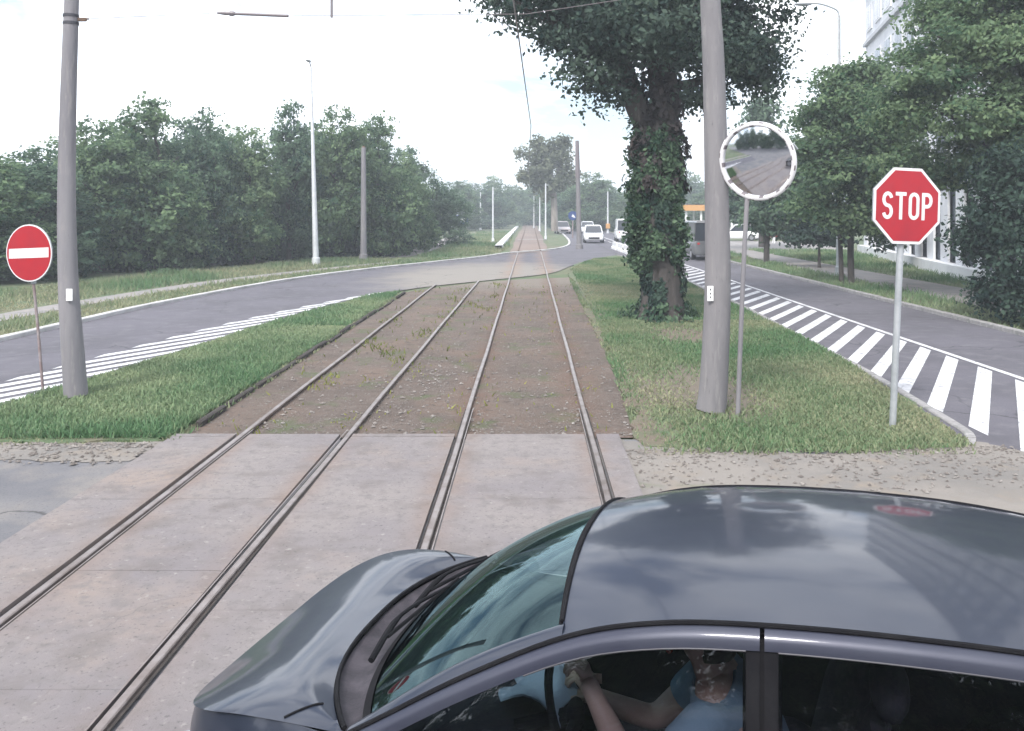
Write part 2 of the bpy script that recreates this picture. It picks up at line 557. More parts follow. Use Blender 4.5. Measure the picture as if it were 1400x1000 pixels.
def foliage(name, lobes, clumps, per, leaf, cr, m, seed, flat=.6, inner=.5, up=.5, spread=1.0, zmin=None, outw=.9):
    """a crown: clumps of leaves spread through the outer part of several ellipsoid lobes"""
    rng = np.random.default_rng(seed)
    lo = np.array(lobes, float)
    w = (lo[:, 3] * lo[:, 4] * lo[:, 5]) ** .66
    idx = rng.choice(len(lo), clumps, p=w / w.sum())
    d = unit(rng.normal(size=(clumps, 3)))
    r = (inner ** 3 + (1 - inner ** 3) * rng.random(clumps)) ** (1 / 3)
    r *= 1 + .10 * rng.normal(size=clumps)
    cc = lo[idx, :3] + d * r[:, None] * lo[idx, 3:6]
    ctint = np.clip(rng.normal(.42, .27, clumps), 0, 1)
    size = cr * (.6 + .8 * rng.random(clumps))
    ci = np.repeat(np.arange(clumps), per)
    off = rng.normal(size=(len(ci), 3)) * size[ci][:, None] * np.array([1, 1, flat]) * .62
    C = cc[ci] + off
    if zmin is not None:
        k = C[:, 2] > zmin
        C, ci, off = C[k], ci[k], off[k]
    N = unit(d[ci] * outw + np.array([0, 0, up]) + rng.normal(size=C.shape) * .75 * spread)
    n = len(C)
    L = leaf * (.65 + .7 * rng.random(n))
    V = leaf_quads(C, N, L, L * (.5 + .2 * rng.random(n)), rng)
    tint = np.clip(ctint[ci] + rng.normal(0, .13, n), 0, 1)
    return quads_mesh(name, V, [m], tint)


def part(name, me, parent):
    o = bpy.data.objects.new(name, me)
    COL.objects.link(o)
    o.parent = parent
    return o


def stems(bits, m, name, parent, n=9):
    b_ = MB()
    for pts, rad in bits:
        b_.tube(smooth_line(pts, 4), [r for r in np.interp(np.linspace(0, len(rad) - 1, (len(pts) - 1) * 4 + 1), range(len(rad)), rad)], n)
    return b_.build(name, m, parent, angle=60)
HAZE, CLOUD, SUNE, EXPO = 0.0023, 12.5, 2.3, 0.92
# ------------------------------------------------------------------ ground, roads, track
b_ = MB()
b_.poly([(-520, -520), (520, -520), (520, 520), (-520, 520)], -.075)
ground('ground', b_, M['earth'])

NEAR = [(-7.4, 4.0), (-7.1, 9.0), (-6.75, 11.2), (-6.2, 15.7), (-5.7, 21), (-4.9, 25.6), (-3.6, 29.2), (-1.4, 32.5), (.8, 36), (1.9, 41), (3.2, 46.5), (5.2, 51)]
FARK = [(-11.2, 3.0), (-10.6, 9), (-10.2, 16.8), (-9.9, 24), (-8.75, 32), (-6.7, 38.5), (-4.55, 43.7), (-2.6, 48.6), (-1.3, 53), (.6, 56.5), (2.2, 61), (3.2, 70), (3.7, 90), (3.9, 130), (3.9, 300)]
near = smooth_line(NEAR, 5)
fark = smooth_line(FARK, 5)
RK = 9.9                      # kerb line of the right-hand road
b_ = MB()
b_.poly(near + [(5.2, 300), (3.9, 300)] + fark[::-1], -.045)
b_.poly([(5.25, 3.2), (RK, 3.2), (RK, 300), (5.25, 300), (5.25, 50.5), (4.4, 50.2), (4.4, 9.4), (5.2, 8.9)], -.0455)
ground('road', b_, M['asphalt'])

# the side road that crosses the track in front of the tram, and the ground under and behind it
b_ = MB()
b_.poly([(-60, -40), (60, -40), (60, 3.2), (5.25, 3.2), (5.2, 8.9), (4.4, 9.4), (4.3, 9.6), (-3.7, 9.6), (-3.7, 9.2), (-7.2, 9.2), (-7.4, 4), (-11.2, 3), (-60, 3)], -.041)
ground('side_road', b_, M['asphalt_old'])

# sandy broken edge of the side road along the right-hand lawn
def ragged(pts, amp, seed, n=10):
    r = random.Random(seed)
    out = []
    for i in range(len(pts)):
        a, c = pts[i], pts[(i + 1) % len(pts)]
        for k in range(n):
            t = k / n
            j = amp if k else 0
            out.append((lerp(a[0], c[0], t) + r.uniform(-j, j), lerp(a[1], c[1], t) + r.uniform(-j, j)))
    return out


b_ = MB()
b_.poly(ragged([(.85, 6.2), (2.2, 6.7), (4.1, 7.0), (5.4, 7.6), (6.1, 8.3), (5.2, 9.0), (4.8, 9.6), (3.0, 9.0), (1.3, 9.4), (.85, 9.7)], .05, 2), -.036)
b_.poly(ragged([(-6.9, 8.8), (-4.0, 8.75), (-3.95, 9.5), (-6.9, 9.4)], .06, 3, 14), -.035)
ground('sandy_edge', b_, M['dust'])

# track ground and concrete crossing panels
b_ = MB()
b_.poly([(-3.88, 9.73), (1.15, 9.73), (1.3, 13), (1.4, 20), (1.5, 33.8), (.1, 33.2), (-1.6, 31.8), (-3.4, 28.6), (-4.2, 27.0), (-3.9, 22)], -.055, 0)
ground('track_ground', b_, M['trackbed'])
PANEL_X = [(-3.93, -3.25), (-3.10, -2.10), (-1.96, -.83), (-.70, .60), (.725, .98)]
b_ = MB()
r_ = random.Random(8)
for i, (x0, x1) in enumerate(PANEL_X):
    y = -3.0
    while y < 9.7:
        y1 = min(y + (1.5 if i in (1, 3) else 2.1), 9.72 - r_.uniform(0, .03))
        x1c = x1 if not (i == 4 and y > 6) else x1
        b_.box(((x0 + x1c) / 2, (y + y1) / 2, -.072 + r_.uniform(-.003, .003)), (x1c - x0 - .006, y1 - y - .007, .13))
        y = y1
ground('crossing_panels', b_, M['slab'])
# tracks beyond the junction
b_ = MB()
b_.poly(ragged([(-1.25, 52.5), (1.1, 56), (1.25, 90), (1.2, 200), (-1.3, 200), (-1.35, 90)], .1, 7, 8), -.03)
ground('far_track_ground', b_, M['fartrack'])
b_ = MB()
b_.poly(ragged([(-1.15, 80), (1.45, 80), (1.45, 82), (-1.15, 82)], .03, 4), -.02)
b_.poly(ragged([(-.5, 54.5), (-.1, 54.6), (-.1, 57), (-.5, 57)], .05, 14), -.02)
b_.poly(ragged([(.5, 56), (1.3, 57), (1.3, 59), (.4, 58)], .05, 15), -.02)
ground('track_walkway', b_, M['path'])


def rail(x0, x1, y0, y1, ygroove, inner, parent):
    """a steel rail; up to ygroove it is sunk in the crossing with a flange groove on its inner side"""
    n = 24
    g = MB()
    rows = []
    prof = [(-.055, -.12), (-.010, -.105), (-.010, -.045), (-.027, -.030), (-.027, -.006), (-.020, 0), (.020, 0), (.027, -.006), (.027, -.030), (.010, -.045), (.010, -.105), (.055, -.12)]
    for k in range(n + 1):
        t = k / n
        y = lerp(y0, y1, t)
        x = lerp(x0, x1, t) + .006 * math.sin(y * .9)
        rows.append([(x + a, y, z) for a, z in prof])
    for i in range(len(prof) - 1):
        g.grid([[r[i], r[i + 1]] for r in rows], 0 if 3 <= i <= 7 else 1)
    o = g.build('rail', [M['rail'], M['railweb']], parent, angle=30)
    g = MB()
    for k in range(9):
        ya, yb = lerp(y0, ygroove, k / 9), lerp(y0, ygroove, (k + 1) / 9)
        xa, xb = lerp(x0, x1, (ya - y0) / (y1 - y0)), lerp(x0, x1, (yb - y0) / (y1 - y0))
        for a, c, z, mi in ((.028, .052, -.030, 0), (-.045, -.028, -.02, 0), (.052, .062, -.004, 1)):
            p = [(xa + inner * a, ya, z), (xa + inner * c, ya, z), (xb + inner * c, yb, z), (xb + inner * a, yb, z)]
            g.add(p, [(0, 1, 2, 3) if (c - a) * inner > 0 else (3, 2, 1, 0)], mi)
    g.build('flange_groove', [M['groove'], M['rail']], o, smooth=False)
    return o


t = thing('tram_track', 'right tram track running straight ahead under the car and across the road', 'tram track', (0, 0, 0))
rail(-.77, -.77, 2.2, 55.5, 11.0, 1, t)
rail(.665, .665, 2.2, 55.5, 11.0, -1, t)
t = thing('tram_track', 'left tram track beside the strip of grass, ending in sand at the road', 'tram track', (0, 0, 0))
rail(-3.16, -3.24, 2.2, 30, 9.9, 1, t)
rail(-2.055, -1.86, 2.2, 31.5, 9.9, -1, t)
t = thing('tram_track', 'far stretch of tram track on rusty ground beyond the road', 'tram track', (0, 0, 0))
for x in (-.77, .665):
    g = MB()
    g.box((x, 130.5, -.01), (.07, 149, .05))
    g.build('rail', M['railweb'], t)

# old broken kerb beside the left track: things one could lift, but one continuous low edging in the picture
g = MB()
r_ = random.Random(5)
y = 10.1
while y < 26.6:
    ln = r_.uniform(.8, 1.25)
    g.box((-3.87 + r_.uniform(-.02, .02), y + ln / 2, -.035 + r_.uniform(-.03, .012)), (.07, ln - r_.uniform(.02, .22), .10), rz=r_.uniform(-.02, .02), bev=.015)
    y += ln
tag(g.build('track_edging', M['groove']), 'dark broken edging strip between the left track and the grass', 'edging')

# ------------------------------------------------------------------ kerbs and lawns


def kerb_line(line, width, z0, z1, name, m=None, side=1, jag=.004):
    g = MB()
    r = random.Random(len(line))
    # cut to ~1 m stones
    pts = [Vector((p[0], p[1])) for p in line]
    for a, c in zip(pts, pts[1:]):
        L = (c - a).length
        k = max(1, int(L / 1.0))
        d = (c - a) / k
        nrm = Vector((-d.y, d.x)).normalized() * side
        for i in range(k):
            p = a + d * i
            q = p + d * .992
            dz = r.uniform(-jag, jag)
            w = nrm * width
            ring = lambda z, ins: [(p.x + nrm.x * ins, p.y + nrm.y * ins, z + dz), (q.x + nrm.x * ins, q.y + nrm.y * ins, z + dz), (q.x + w.x, q.y + w.y, z + dz), (p.x + w.x, p.y + w.y, z + dz)]
            rr = [ring(z0, 0), ring(z1 - .015, 0), ring(z1, .015)]
            if side < 0:
                rr = [x[::-1] for x in rr]
            g.loft(rr)
    return g


RIGHT_EDGE = [(1.2, 9.3), (3.1, 9.15), (4.55, 9.35), (4.78, 9.9), (4.88, 10.8), (5.1, 13.5), (5.3, 18), (5.5, 24), (5.58, 31), (5.62, 40), (5.5, 48), (5.0, 51), (3.6, 47.6), (2.4, 43.5), (1.75, 39), (1.55, 33), (1.5, 26), (1.42, 20), (1.36, 15), (1.3, 11.8)]
LEFT_EDGE = [(-4.0, 9.7), (-4.1, 9.5), (-7.0, 9.45), (-6.75, 11.2), (-6.2, 15.7), (-5.7, 21), (-4.9, 25.6), (-4.1, 27.4), (-3.93, 26.8), (-3.96, 18)]
lawn_r = ragged(ragged(RIGHT_EDGE, .10, 21, 5), .03, 23, 4)
lawn_l = ragged(ragged(LEFT_EDGE, .09, 22, 6), .03, 24, 4)
g = MB()
g.poly(lawn_r, -.028, thick=.06)
ground('right_lawn', g, M['lawn'])
g = MB()
g.poly(lawn_l, -.031, thick=.06)
ground('left_lawn', g, M['lawn'])
g = kerb_line(smooth_line([(4.62, 9.35), (4.86, 9.85), (4.96, 10.8), (5.18, 13.5), (5.38, 18), (5.58, 24), (5.66, 31), (5.70, 40), (5.56, 48.2), (5.04, 51.2)], 3), .10, -.09, -.018, 'kerb', side=-1)
g2 = kerb_line([(RK, y) for y in range(4, 302, 4)], .14, -.07, .05, 'kerb', side=-1)
g.v_off = len(g.v)
g.add(g2.v, g2.f)
g3 = kerb_line(fark, .16, -.07, .045, 'kerb', side=1)
ground('pale_kerb', g3, M['kerb_pale'])
g4 = kerb_line([p for p in near if 9.3 < p[1] < 27.5], .08, -.07, .02, 'kerb', side=-1)
ground('kerbs', g, M['kerb'])

# pavements
path = [(x - 2.15, y) for x, y in fark if y < 47]
path_in = [(x - 3.1, y) for x, y in fark if y < 47]
g = MB()
g.poly(path_in + path[::-1], -.068)
g.poly([(11.9, 6), (14.2, 6), (14.6, 60), (15.2, 120), (13.6, 120), (12.2, 60)], -.067)
g.poly([(-7.9, 48.5), (-6.9, 50), (-6.4, 60), (-6.6, 80), (-7.6, 100), (-8.8, 100), (-8.2, 80), (-8.0, 62)], -.066)
g.poly([(-24, 82), (-8.6, 78), (-8.6, 81), (-24, 86)], -.0655)
g.poly([(10.05, 48), (11.4, 50), (22, 60), (24, 76), (14, 80), (10.05, 80)], -.064)
ground('pavement', g, M['path'])

# ------------------------------------------------------------------ road markings
g = MB()
zk = -.040
for k in range(34):           # hatched area of the right-hand road
    d0 = 8.62 + 1.13 * k
    if d0 > 46:
        break
    xa = curve_at([(8, 5.05), (10.8, 5.12), (13.5, 5.30), (18, 5.50), (24, 5.70), (31, 5.80), (40, 5.84), (48, 5.75)], d0)
    d0 = d0 + (xa - 5.05) * .3
    xb = 7.22
    n = 6
    w = .44
    top = []
    bot = []
    for i in range(n + 1):
        t = i / n
        x = lerp(xa, xb, t)
        d = d0 + (x - xa) * 1.86
        bot.append((x, d, zk))
        top.append((x, d + w, zk))
    g.grid([bot, top], 0)
line = []
for y in range(8, 120, 2):
    line.append((7.36, y))
for a, c in zip(line, line[1:]):
    g.add([(a[0] - .055, a[1], zk), (a[0] + .055, a[1], zk), (c[0] + .055, c[1], zk), (c[0] - .055, c[1], zk)], [(0, 1, 2, 3)])
for k in range(19):           # hatched area of the left-hand road
    d0 = 9.8 + .96 * k
    wd = curve_at([(7, 1.75), (12, 1.55), (17, 1.35), (22, 1.0), (27, .35), (30, .2)], d0)
    top, bot = [], []
    for i in range(6):
        t = i / 5
        d = d0 - wd * t * 1.9
        x = curve_at([(p[1], p[0]) for p in near], d0) - .10 - wd * t
        bot.append((x, d, zk))
        top.append((x - .0, d + .40, zk))
    g.grid([top, bot], 0)
# lane line beyond the hatch, stop bars and crossing marks far away
for y in range(56, 150, 6):
    g.box((6.7, y, zk - .003), (.12, 3, .006))
o = ground('road_markings', g, M['roadpaint'])

# ------------------------------------------------------------------ grass, weeds, stones


def grass_blades(polys, density, h, m, seed, fade=None, keep=None):
    rng = np.random.default_rng(seed)
    VV, TT = [], []
    for pts, dens, z in [(p, d, zz) for p, d, zz in polys]:
        xs = [p[0] for p in pts]
        ys = [p[1] for p in pts]
        n = int((max(xs) - min(xs)) * (max(ys) - min(ys)) * dens)
        x = rng.uniform(min(xs), max(xs), n)
        y = rng.uniform(min(ys), max(ys), n)
        k = inside(pts, x, y)
        if keep is not None:
            k &= keep(x, y, rng)
        x, y = x[k], y[k]
        n = len(x)
        patch = np.zeros(n)
        for q in range(7):
            fx, fy, ph = rng.normal(0, .55 + .35 * q), rng.normal(0, .40 + .28 * q), rng.uniform(0, 6.28)
            patch += np.sin(fx * x + fy * y + ph + 1.1 * np.sin(fy * x - fx * y)) / (1 + .35 * q)
        patch = np.clip(.5 + .21 * patch, 0, 1)
        hh = h * (.35 + .9 * rng.random(n)) * (.45 + 1.0 * patch)
        a = rng.uniform(0, 2 * np.pi, n)
        w = .006 + .006 * rng.random(n) + y * .00028
        lean = rng.normal(0, .45, (n, 2)) * hh[:, None]
        dx, dy = np.cos(a) * w, np.sin(a) * w
        zb = np.full(n, z)
        V = np.stack([np.stack([x - dx, y - dy, zb], 1), np.stack([x + dx, y + dy, zb], 1),
                      np.stack([x + dx * .3 + lean[:, 0], y + dy * .3 + lean[:, 1], zb + hh], 1),
                      np.stack([x - dx * .3 + lean[:, 0], y - dy * .3 + lean[:, 1], zb + hh], 1)], 1)
        VV.append(V)
        TT.append(np.clip(rng.normal(.38, .13, n) + .85 * (.5 - patch), 0, 1))
    me = quads_mesh('grass', np.concatenate(VV), [m], np.concatenate(TT))
    o = bpy.data.objects.new('grass', me)
    COL.objects.link(o)
    return o


def bare(x, y, rng):          # bare soil round the mast and under the big tree
    q = ((x - 2.5) / .8) ** 2 + ((y - 12.5) / 2.4) ** 2
    q2 = ((x - 3.2) / 1.3) ** 2 + ((y - 17.6) / 2.0) ** 2
    return (rng.random(len(x)) < np.clip(np.minimum(q, q2) * .75, .06, 1)) & (rng.random(len(x)) < np.clip((x - 1.35) * 1.25 + .05, .03, 1))


near_r = [(1.1, 9.05), (3.2, 8.98), (4.7, 9.25), (5.2, 14), (5.45, 20), (1.5, 20)]
far_r = [(1.5, 20), (5.45, 20), (5.6, 34), (5.4, 48), (3.4, 47), (1.8, 39)]
near_l = [(-3.98, 9.6), (-7.0, 9.55), (-6.75, 11.2), (-6.2, 15.7), (-5.9, 19), (-3.98, 19)]
far_l = [(-3.98, 19), (-5.9, 19), (-5.6, 21), (-4.85, 25.6), (-4.05, 27.3)]
tag(grass_blades([(near_r, 1900, -.024), (far_r, 600, -.024)], 1, .048, M['blade_dry'], 3, keep=bare), 'short yellowish grass on the lawn around the stop sign', 'grass', kind='stuff')
tag(grass_blades([(near_l, 1900, -.024), (far_l, 900, -.024)], 1, .066, M['blade'], 5), 'green grass on the strip by the no entry sign', 'grass', kind='stuff')
def edge_keep(x, y, rng):
    return rng.random(len(x)) < .35 + .5 * (np.sin(x * 5 + y * 3.1) * np.sin(y * 4.3 - x * 2) > .2)


ed_l = [(-3.80, 9.4), (-7.0, 9.25), (-7.0, 9.7), (-4.15, 9.8), (-4.1, 27), (-3.85, 27)]
ed_r = [(1.15, 8.95), (4.6, 8.98), (4.75, 9.6), (1.55, 9.5), (1.5, 14), (1.6, 33), (1.45, 33), (1.3, 14)]
tag(grass_blades([(ed_l, 900, -.05), (ed_r, 900, -.05)], 1, .06, M['blade_dry'], 12, keep=edge_keep), 'ragged grass tufts along the lawn edges', 'grass', kind='stuff')
vl = [(x - .2, y) for x, y in fark if 12 < y < 47]
vl2 = [(x - 2.1, y) for x, y in fark if 12 < y < 47]
vl3 = [(x - 3.2, y) for x, y in fark if 12 < y < 47]
vl4 = [(x - 7.0, y + 1.5) for x, y in fark if 12 < y < 47]
tag(grass_blades([(vl + vl2[::-1], 110, -.075), (vl3 + vl4[::-1], 110, -.075)], 1, .17, M['blade_dry'], 6), 'rough verge grass along the left pavement and trees', 'grass', kind='stuff')
vr = [(10.1, 14), (11.9, 14), (12.2, 55), (10.1, 48)]
vr2 = [(14.3, 16), (15.6, 26), (19, 44), (21, 58), (14.6, 60)]
tag(grass_blades([(vr, 110, -.075), (vr2, 80, -.075)], 1, .16, M['blade'], 7), 'rough grass on the right verge below the roadside trees', 'grass', kind='stuff')
vf = [(-6.2, 47.5), (-2.2, 52.5), (-1.5, 60), (-2.0, 110), (-6.4, 110)]
tag(grass_blades([(vf, 40, -.075)], 1, .22, M['blade_dry'], 8), 'dry meadow grass left of the far track', 'grass', kind='stuff')


def tb_keep(x, y, rng):
    q = np.sin(x * 3.1 + 2 * np.sin(y * .8)) * np.cos(y * .9 + x * 1.7)
    edge = (np.abs(x + 2.65) < .5) * (1.5 - y * .045) + (np.abs(x + 1.4) < .4) * .5
    return (rng.random(len(x)) < np.clip(q * .6 - .42 + .22 * edge, .010, .35))


tb = [(-3.85, 9.8), (1.1, 9.8), (1.35, 16), (1.4, 31), (-1.7, 31), (-3.6, 28)]
tag(grass_blades([(tb, 420, -.055)], 1, .06, M['weed'], 9, keep=tb_keep), 'sparse weeds between the tram rails', 'weeds', kind='stuff')

# gravel and crumbs: one stuff object
rng = np.random.default_rng(31)
VV, FF = [], []
oct_v = np.array([(1, 0, 0), (0, 1, 0), (-1, 0, 0), (0, -1, 0), (0, 0, 1), (0, 0, -1)], float)
oct_f = [(0, 1, 4), (1, 2, 4), (2, 3, 4), (3, 0, 4)]
n = 0
verts, faces = [], []
spots = []
for _ in range(8000):
    x, y = rng.uniform(-3.8, 1.2), 9.8 + 20 * rng.random() ** 1.5
    spots.append((x, y, -.055, rng.uniform(.006, .015) * (1 + 1.3 * (rng.random() < .12))))
for _ in range(1200):
    t = rng.random()
    spots.append((lerp(1.0, 5.1, t), 9.15 - 1.4 * rng.random() ** 2 + (.15 if t > .7 else 0), -.036, rng.uniform(.006, .025)))
for _ in range(700):
    spots.append((rng.uniform(-7.3, -4.0), 9.4 - .8 * rng.random() ** 1.6, -.036, rng.uniform(.008, .03)))
for _ in range(90):
    spots.append((-1.55 + .18 * rng.normal(), 13 + 1.1 * rng.normal(), -.055, rng.uniform(.012, .034)))
for x, y, z, s in spots:
    q = oct_v * s * (.6 + .8 * rng.random((6, 3))) * np.array([1, 1, .65])
    a = rng.uniform(0, 6.28)
    rot = np.stack([q[:, 0] * math.cos(a) - q[:, 1] * math.sin(a) + x, q[:, 0] * math.sin(a) + q[:, 1] * math.cos(a) + y, q[:, 2] + z + s * .3], 1)
    verts += rot.tolist()
    faces += [tuple(i + n for i in f) for f in oct_f]
    n += 6
g = MB()
g.add(verts, faces)
tag(g.build('gravel', M['stone'], smooth=False), 'loose gravel and crumbs between the rails and along the grass edges', 'gravel', kind='stuff')
# ------------------------------------------------------------------ masts, wires, poles
def spine(pairs, d):
    return [(P(px, d), d, PZ(py, d)) for px, py in pairs]


t = thing('tram_mast', 'grey slightly bent tram mast with two steel bands on the left grass strip', 'mast', (P(104, 11.76), 11.76, 0))
pts = [(x - t.location.x, 0, z) for x, y, z in spine([(104, 541), (98, 460), (93.5, 390), (91, 280), (93, 150), (98, 0), (102, -120)], 11.76)]
g = MB()
sp = smooth_line([(p[0], p[1], max(p[2], -.05)) for p in pts], 5)
g.tube(sp, [lerp(.152, .078, min(1, i / (len(sp) - 1))) for i in range(len(sp))], 20)
g.build('pole', M['mast_grey'], t)
zb = PZ(22, 11.76)
xb = P(97, 11.76) - t.location.x
for dz in (0, -.10):
    g = MB()
    g.tube([(xb, 0, zb + dz - .018), (xb, 0, zb + dz + .018)], .101, 20)
    g.build('clamp_band', M['trim'], t)
g = MB()
g.box((xb + .15, 0, zb - .05), (.12, .03, .05), bev=.006)
g.tube([(xb + .10, 0, zb - .05), (xb + .24, 0, zb - .04)], .012, 8)
g.build('wire_bracket', M['railweb'], t)
g = MB()
xp = P(104, 11.76) - t.location.x
g.box((xp - .01, -.152, PZ(402, 11.76)), (.085, .012, .16), bev=.003)
g.build('number_plate', M['tag'], t)
mast_l = (t.location.x + xb + .22, 11.76, zb - .04)

t = thing('tram_mast', 'thick grey concrete tram mast on the right lawn beside the round mirror', 'mast', (P(972, 10.9), 10.9, 0))
pts = [(x - t.location.x, 0, z) for x, y, z in spine([(972, 561), (976, 520), (981, 400), (980, 280), (976, 100), (971, 0), (966, -120)], 10.9)]
g = MB()
sp = smooth_line([(p[0], p[1], max(p[2], -.05)) for p in pts], 5)
g.tube(sp, [lerp(.185, .112, i / (len(sp) - 1)) for i in range(len(sp))], 22)
g.build('pole', M['mast'], t)
g = MB()
g.box((P(967, 10.9) - t.location.x + .005, -.163, PZ(400, 10.9)), (.075, .012, .185), bev=.003)
for dz in (.05, .0, -.045):
    g.box((P(967, 10.9) - t.location.x + .005, -.171, PZ(400, 10.9) + dz), (.012, .004, .022), 1)
g.build('number_plate', [M['tag'], M['black']], t)
mast_r = (P(969, 10.9), 10.9, 5.25)

# span wire with an insulator rod, and the running wire
ins_a = Vector((P(297, 11.7), 11.7, PZ(18, 11.7)))
ins_b = Vector((P(394, 11.6), 11.6, PZ(22, 11.6)))
t = thing('span_wire', 'thin cross wire with a grey insulator rod hung between the two tram masts', 'wire', (0, 0, 0))
g = MB()
g.tube([mast_l, tuple(ins_a)], .0045, 6)
g.tube([tuple(ins_b), (-.05, 11.4, 5.02), mast_r], .0045, 6)
g.build('wire', M['insulator'], t)
g = MB()
q = ins_a.lerp(ins_b, .18)
g.tube([ins_a, ins_a.lerp(ins_b, .12), q], [.012, .028, .022], 8)
g.tube([q, ins_a.lerp(ins_b, .22), ins_a.lerp(ins_b, .25)], [.034, .036, .024], 8)
g.tube([ins_a.lerp(ins_b, .25), ins_b], [.019, .021], 8)
g.build('insulator', M['insulator'], t)
t = thing('contact_wire', 'overhead tram running wire above the right track', 'wire', (0, 0, 0))
g = MB()
g.tube([(-.08, -6, 5.0), (-.22, 9.0, 4.96), (.02, 26, 5.02), (-.1, 52, 4.98), (0, 110, 5.0)], .011, 6)
g.build('wire', M['insulator'], t)
g = MB()
g.tube([(-2.66, 11.75, 5.05), (-2.66, 11.75, 5.5)], .018, 6)
g.build('dropper', M['insulator'], t)


def pole(name, label, px, d, ytop, r0, r1, m, group=None, cap=True, lean=0.0):
    x = P(px, d)
    t = thing(name, label, 'pole' if name != 'street_lamp' else 'street lamp', (x, d, -.08), 0, group)
    zt = PZ(ytop, d) + .08
    g = MB()
    g.tube([(0, 0, 0), (lean * .5, 0, zt * .5), (lean, 0, zt)], [r0, (r0 + r1) / 2, r1], 14)
    g.build('shaft', m, t)
    g = MB()
    g.tube([(0, 0, 0), (0, 0, .35), (0, 0, .38)], [r0 * 1.35, r0 * 1.3, r0 * 1.02], 14)
    g.build('foot', m, t)
    return t, zt


t, zt = pole('street_lamp', 'tall tapering pale street lamp post in front of the left trees', 432, 42, 92, .15, .045, M['galv_pale'], lean=P(425, 42) - P(432, 42))
g = MB()
g.tube([(-.24, 0, zt - .02), (-.26, 0, zt + .06), (-.18, -.5, zt + .16)], [.03, .03, .03], 8)
g.build('arm', M['galv_pale'], t)
g = MB()
g.ball((-.17, -.75, zt + .17), (.11, .32, .06))
g.build('lamp_head', M['galv_pale'], t)
t, zt = pole('concrete_pole', 'short thick concrete pole right of the tall street lamp before the left trees', 497, 45.7, 202, .17, .12, M['mast_grey'])
g = MB()
g.tube([(0, 0, zt), (0, 0, zt + .08)], [.10, .06], 12)
g.build('cap', M['railweb'], t)
t, zt = pole('tram_mast', 'tall dark topped tram mast standing beyond the road by the blue sign', 792, 60, 193, .19, .12, M['mast'], lean=P(789, 60) - P(792, 60))
g = MB()
g.tube([(-.10, 0, zt * .66), (-.15, 0, zt + .01)], [.175, .125], 14)
g.build('painted_top', M['insulator'], t)
for px, d, yt, lab in ((674, 73, 256, 'slim grey pole on the meadow left of the far track'),
                       (746, 82, 251, 'thin white pole right of the far track before the loose tree'),
                       (657, 128, 263, 'pale pole standing at the dark tree line far left of the track'),
                       (730, 140, 266, 'faint far pole right of the far track, farthest of the row'),
                       (738, 118, 270, 'faint far pole between the white pole and the track')):
    t, zt = pole('slim_pole', lab, px, d, yt, .13 if d > 100 else .085, .06, M['galv_pale'], 'slim poles along the far track')
    g = MB()
    g.box((.12, 0, zt - .15), (.3, .06, .06))
    g.build('bracket', M['galv'], t)
t, zt = pole('street_lamp', 'thin street lamp with a yellow box at its foot far down the right road', 831, 105, 262, .12, .06, M['galv_pale'])
g = MB()
g.box((0, -.1, .9), (.5, .4, .6), bev=.05)
g.build('cable_box', M['orange'], t)
t, zt = pole('street_lamp', 'grey street lamp with a long arm rising behind the right roadside trees', 1147, 35, 22, .11, .06, M['galv'])
xa = P(1104, 35) - P(1147, 35)
g = MB()
g.tube(smooth_line([(0, 0, zt), (-.12, 0, zt + .25), (xa * .6, 0, zt + .48), (xa, 0, zt + .5)], 4), .035, 8)
g.build('arm', M['galv'], t)
g = MB()
g.ball((xa - .18, 0, zt + .47), (.36, .14, .08))
g.build('lamp_head', M['galv'], t)


# ------------------------------------------------------------------ signs
def post(pairs, d0, d, r, m, parent, x0):
    g = MB()
    pp = [(P(px, d) - x0, 0, PZ(py, d)) for px, py in pairs]
    pp[0] = (pp[0][0], 0, -.08)
    g.tube(smooth_line(pp, 3), r, 12)
    return g.build('post', m, parent)


def face_axes(az):
    a = Vector((math.cos(az), math.sin(az), 0))     # facing direction
    u = Vector((-a.y, a.x, 0))                      # to the viewer's right when looking at the face
    return a, u


d = 12.25
x0 = P(59, d)
t = thing('no_entry_sign', 'round red no entry sign with a white bar left of the grey mast', 'road sign', (x0, d, 0))
c = Vector((P(43, d) - x0, -.06, PZ(346, d)))
g = MB()
lo = [(P(59, d) - x0, 0, -.08), (P(52, d) - x0, 0, PZ(450, d)), (P(46, d) - x0, 0, PZ(388, d))]
g.tube(lo, .019, 10)
g.build('lower_post', M['darkpost'], t)
g = MB()
g.tube([lo[2], (c.x, .02, c.z + .25)], .034, 12)
g.build('upper_post', M['galv'], t)
a, u = face_axes(R(-60.4 - 46))
g = MB()
g.disc(c - a * .018, .398, a, .016, 40)
sgn = g.build('sign_plate', M['galv'], t)
g = MB()
g.disc(c, .398, a, .003, 40, 1)
g.disc(c + a * .003, .380, a, .003, 40, 0)
g.build('red_disc', [M['signred'], M['signwhite']], sgn)
g = MB()
up = Vector((0, 0, 1))
cb = c + a * .0075
vs = []
for s_, h_ in ((-1, -1), (1, -1), (1, 1), (-1, 1)):
    vs.append(cb + u * .345 * s_ + up * (.068 * h_ + .015 * s_))
g.add(vs, [(0, 1, 2, 3)])
g.build('white_bar', M['signwhite'], sgn, smooth=False)

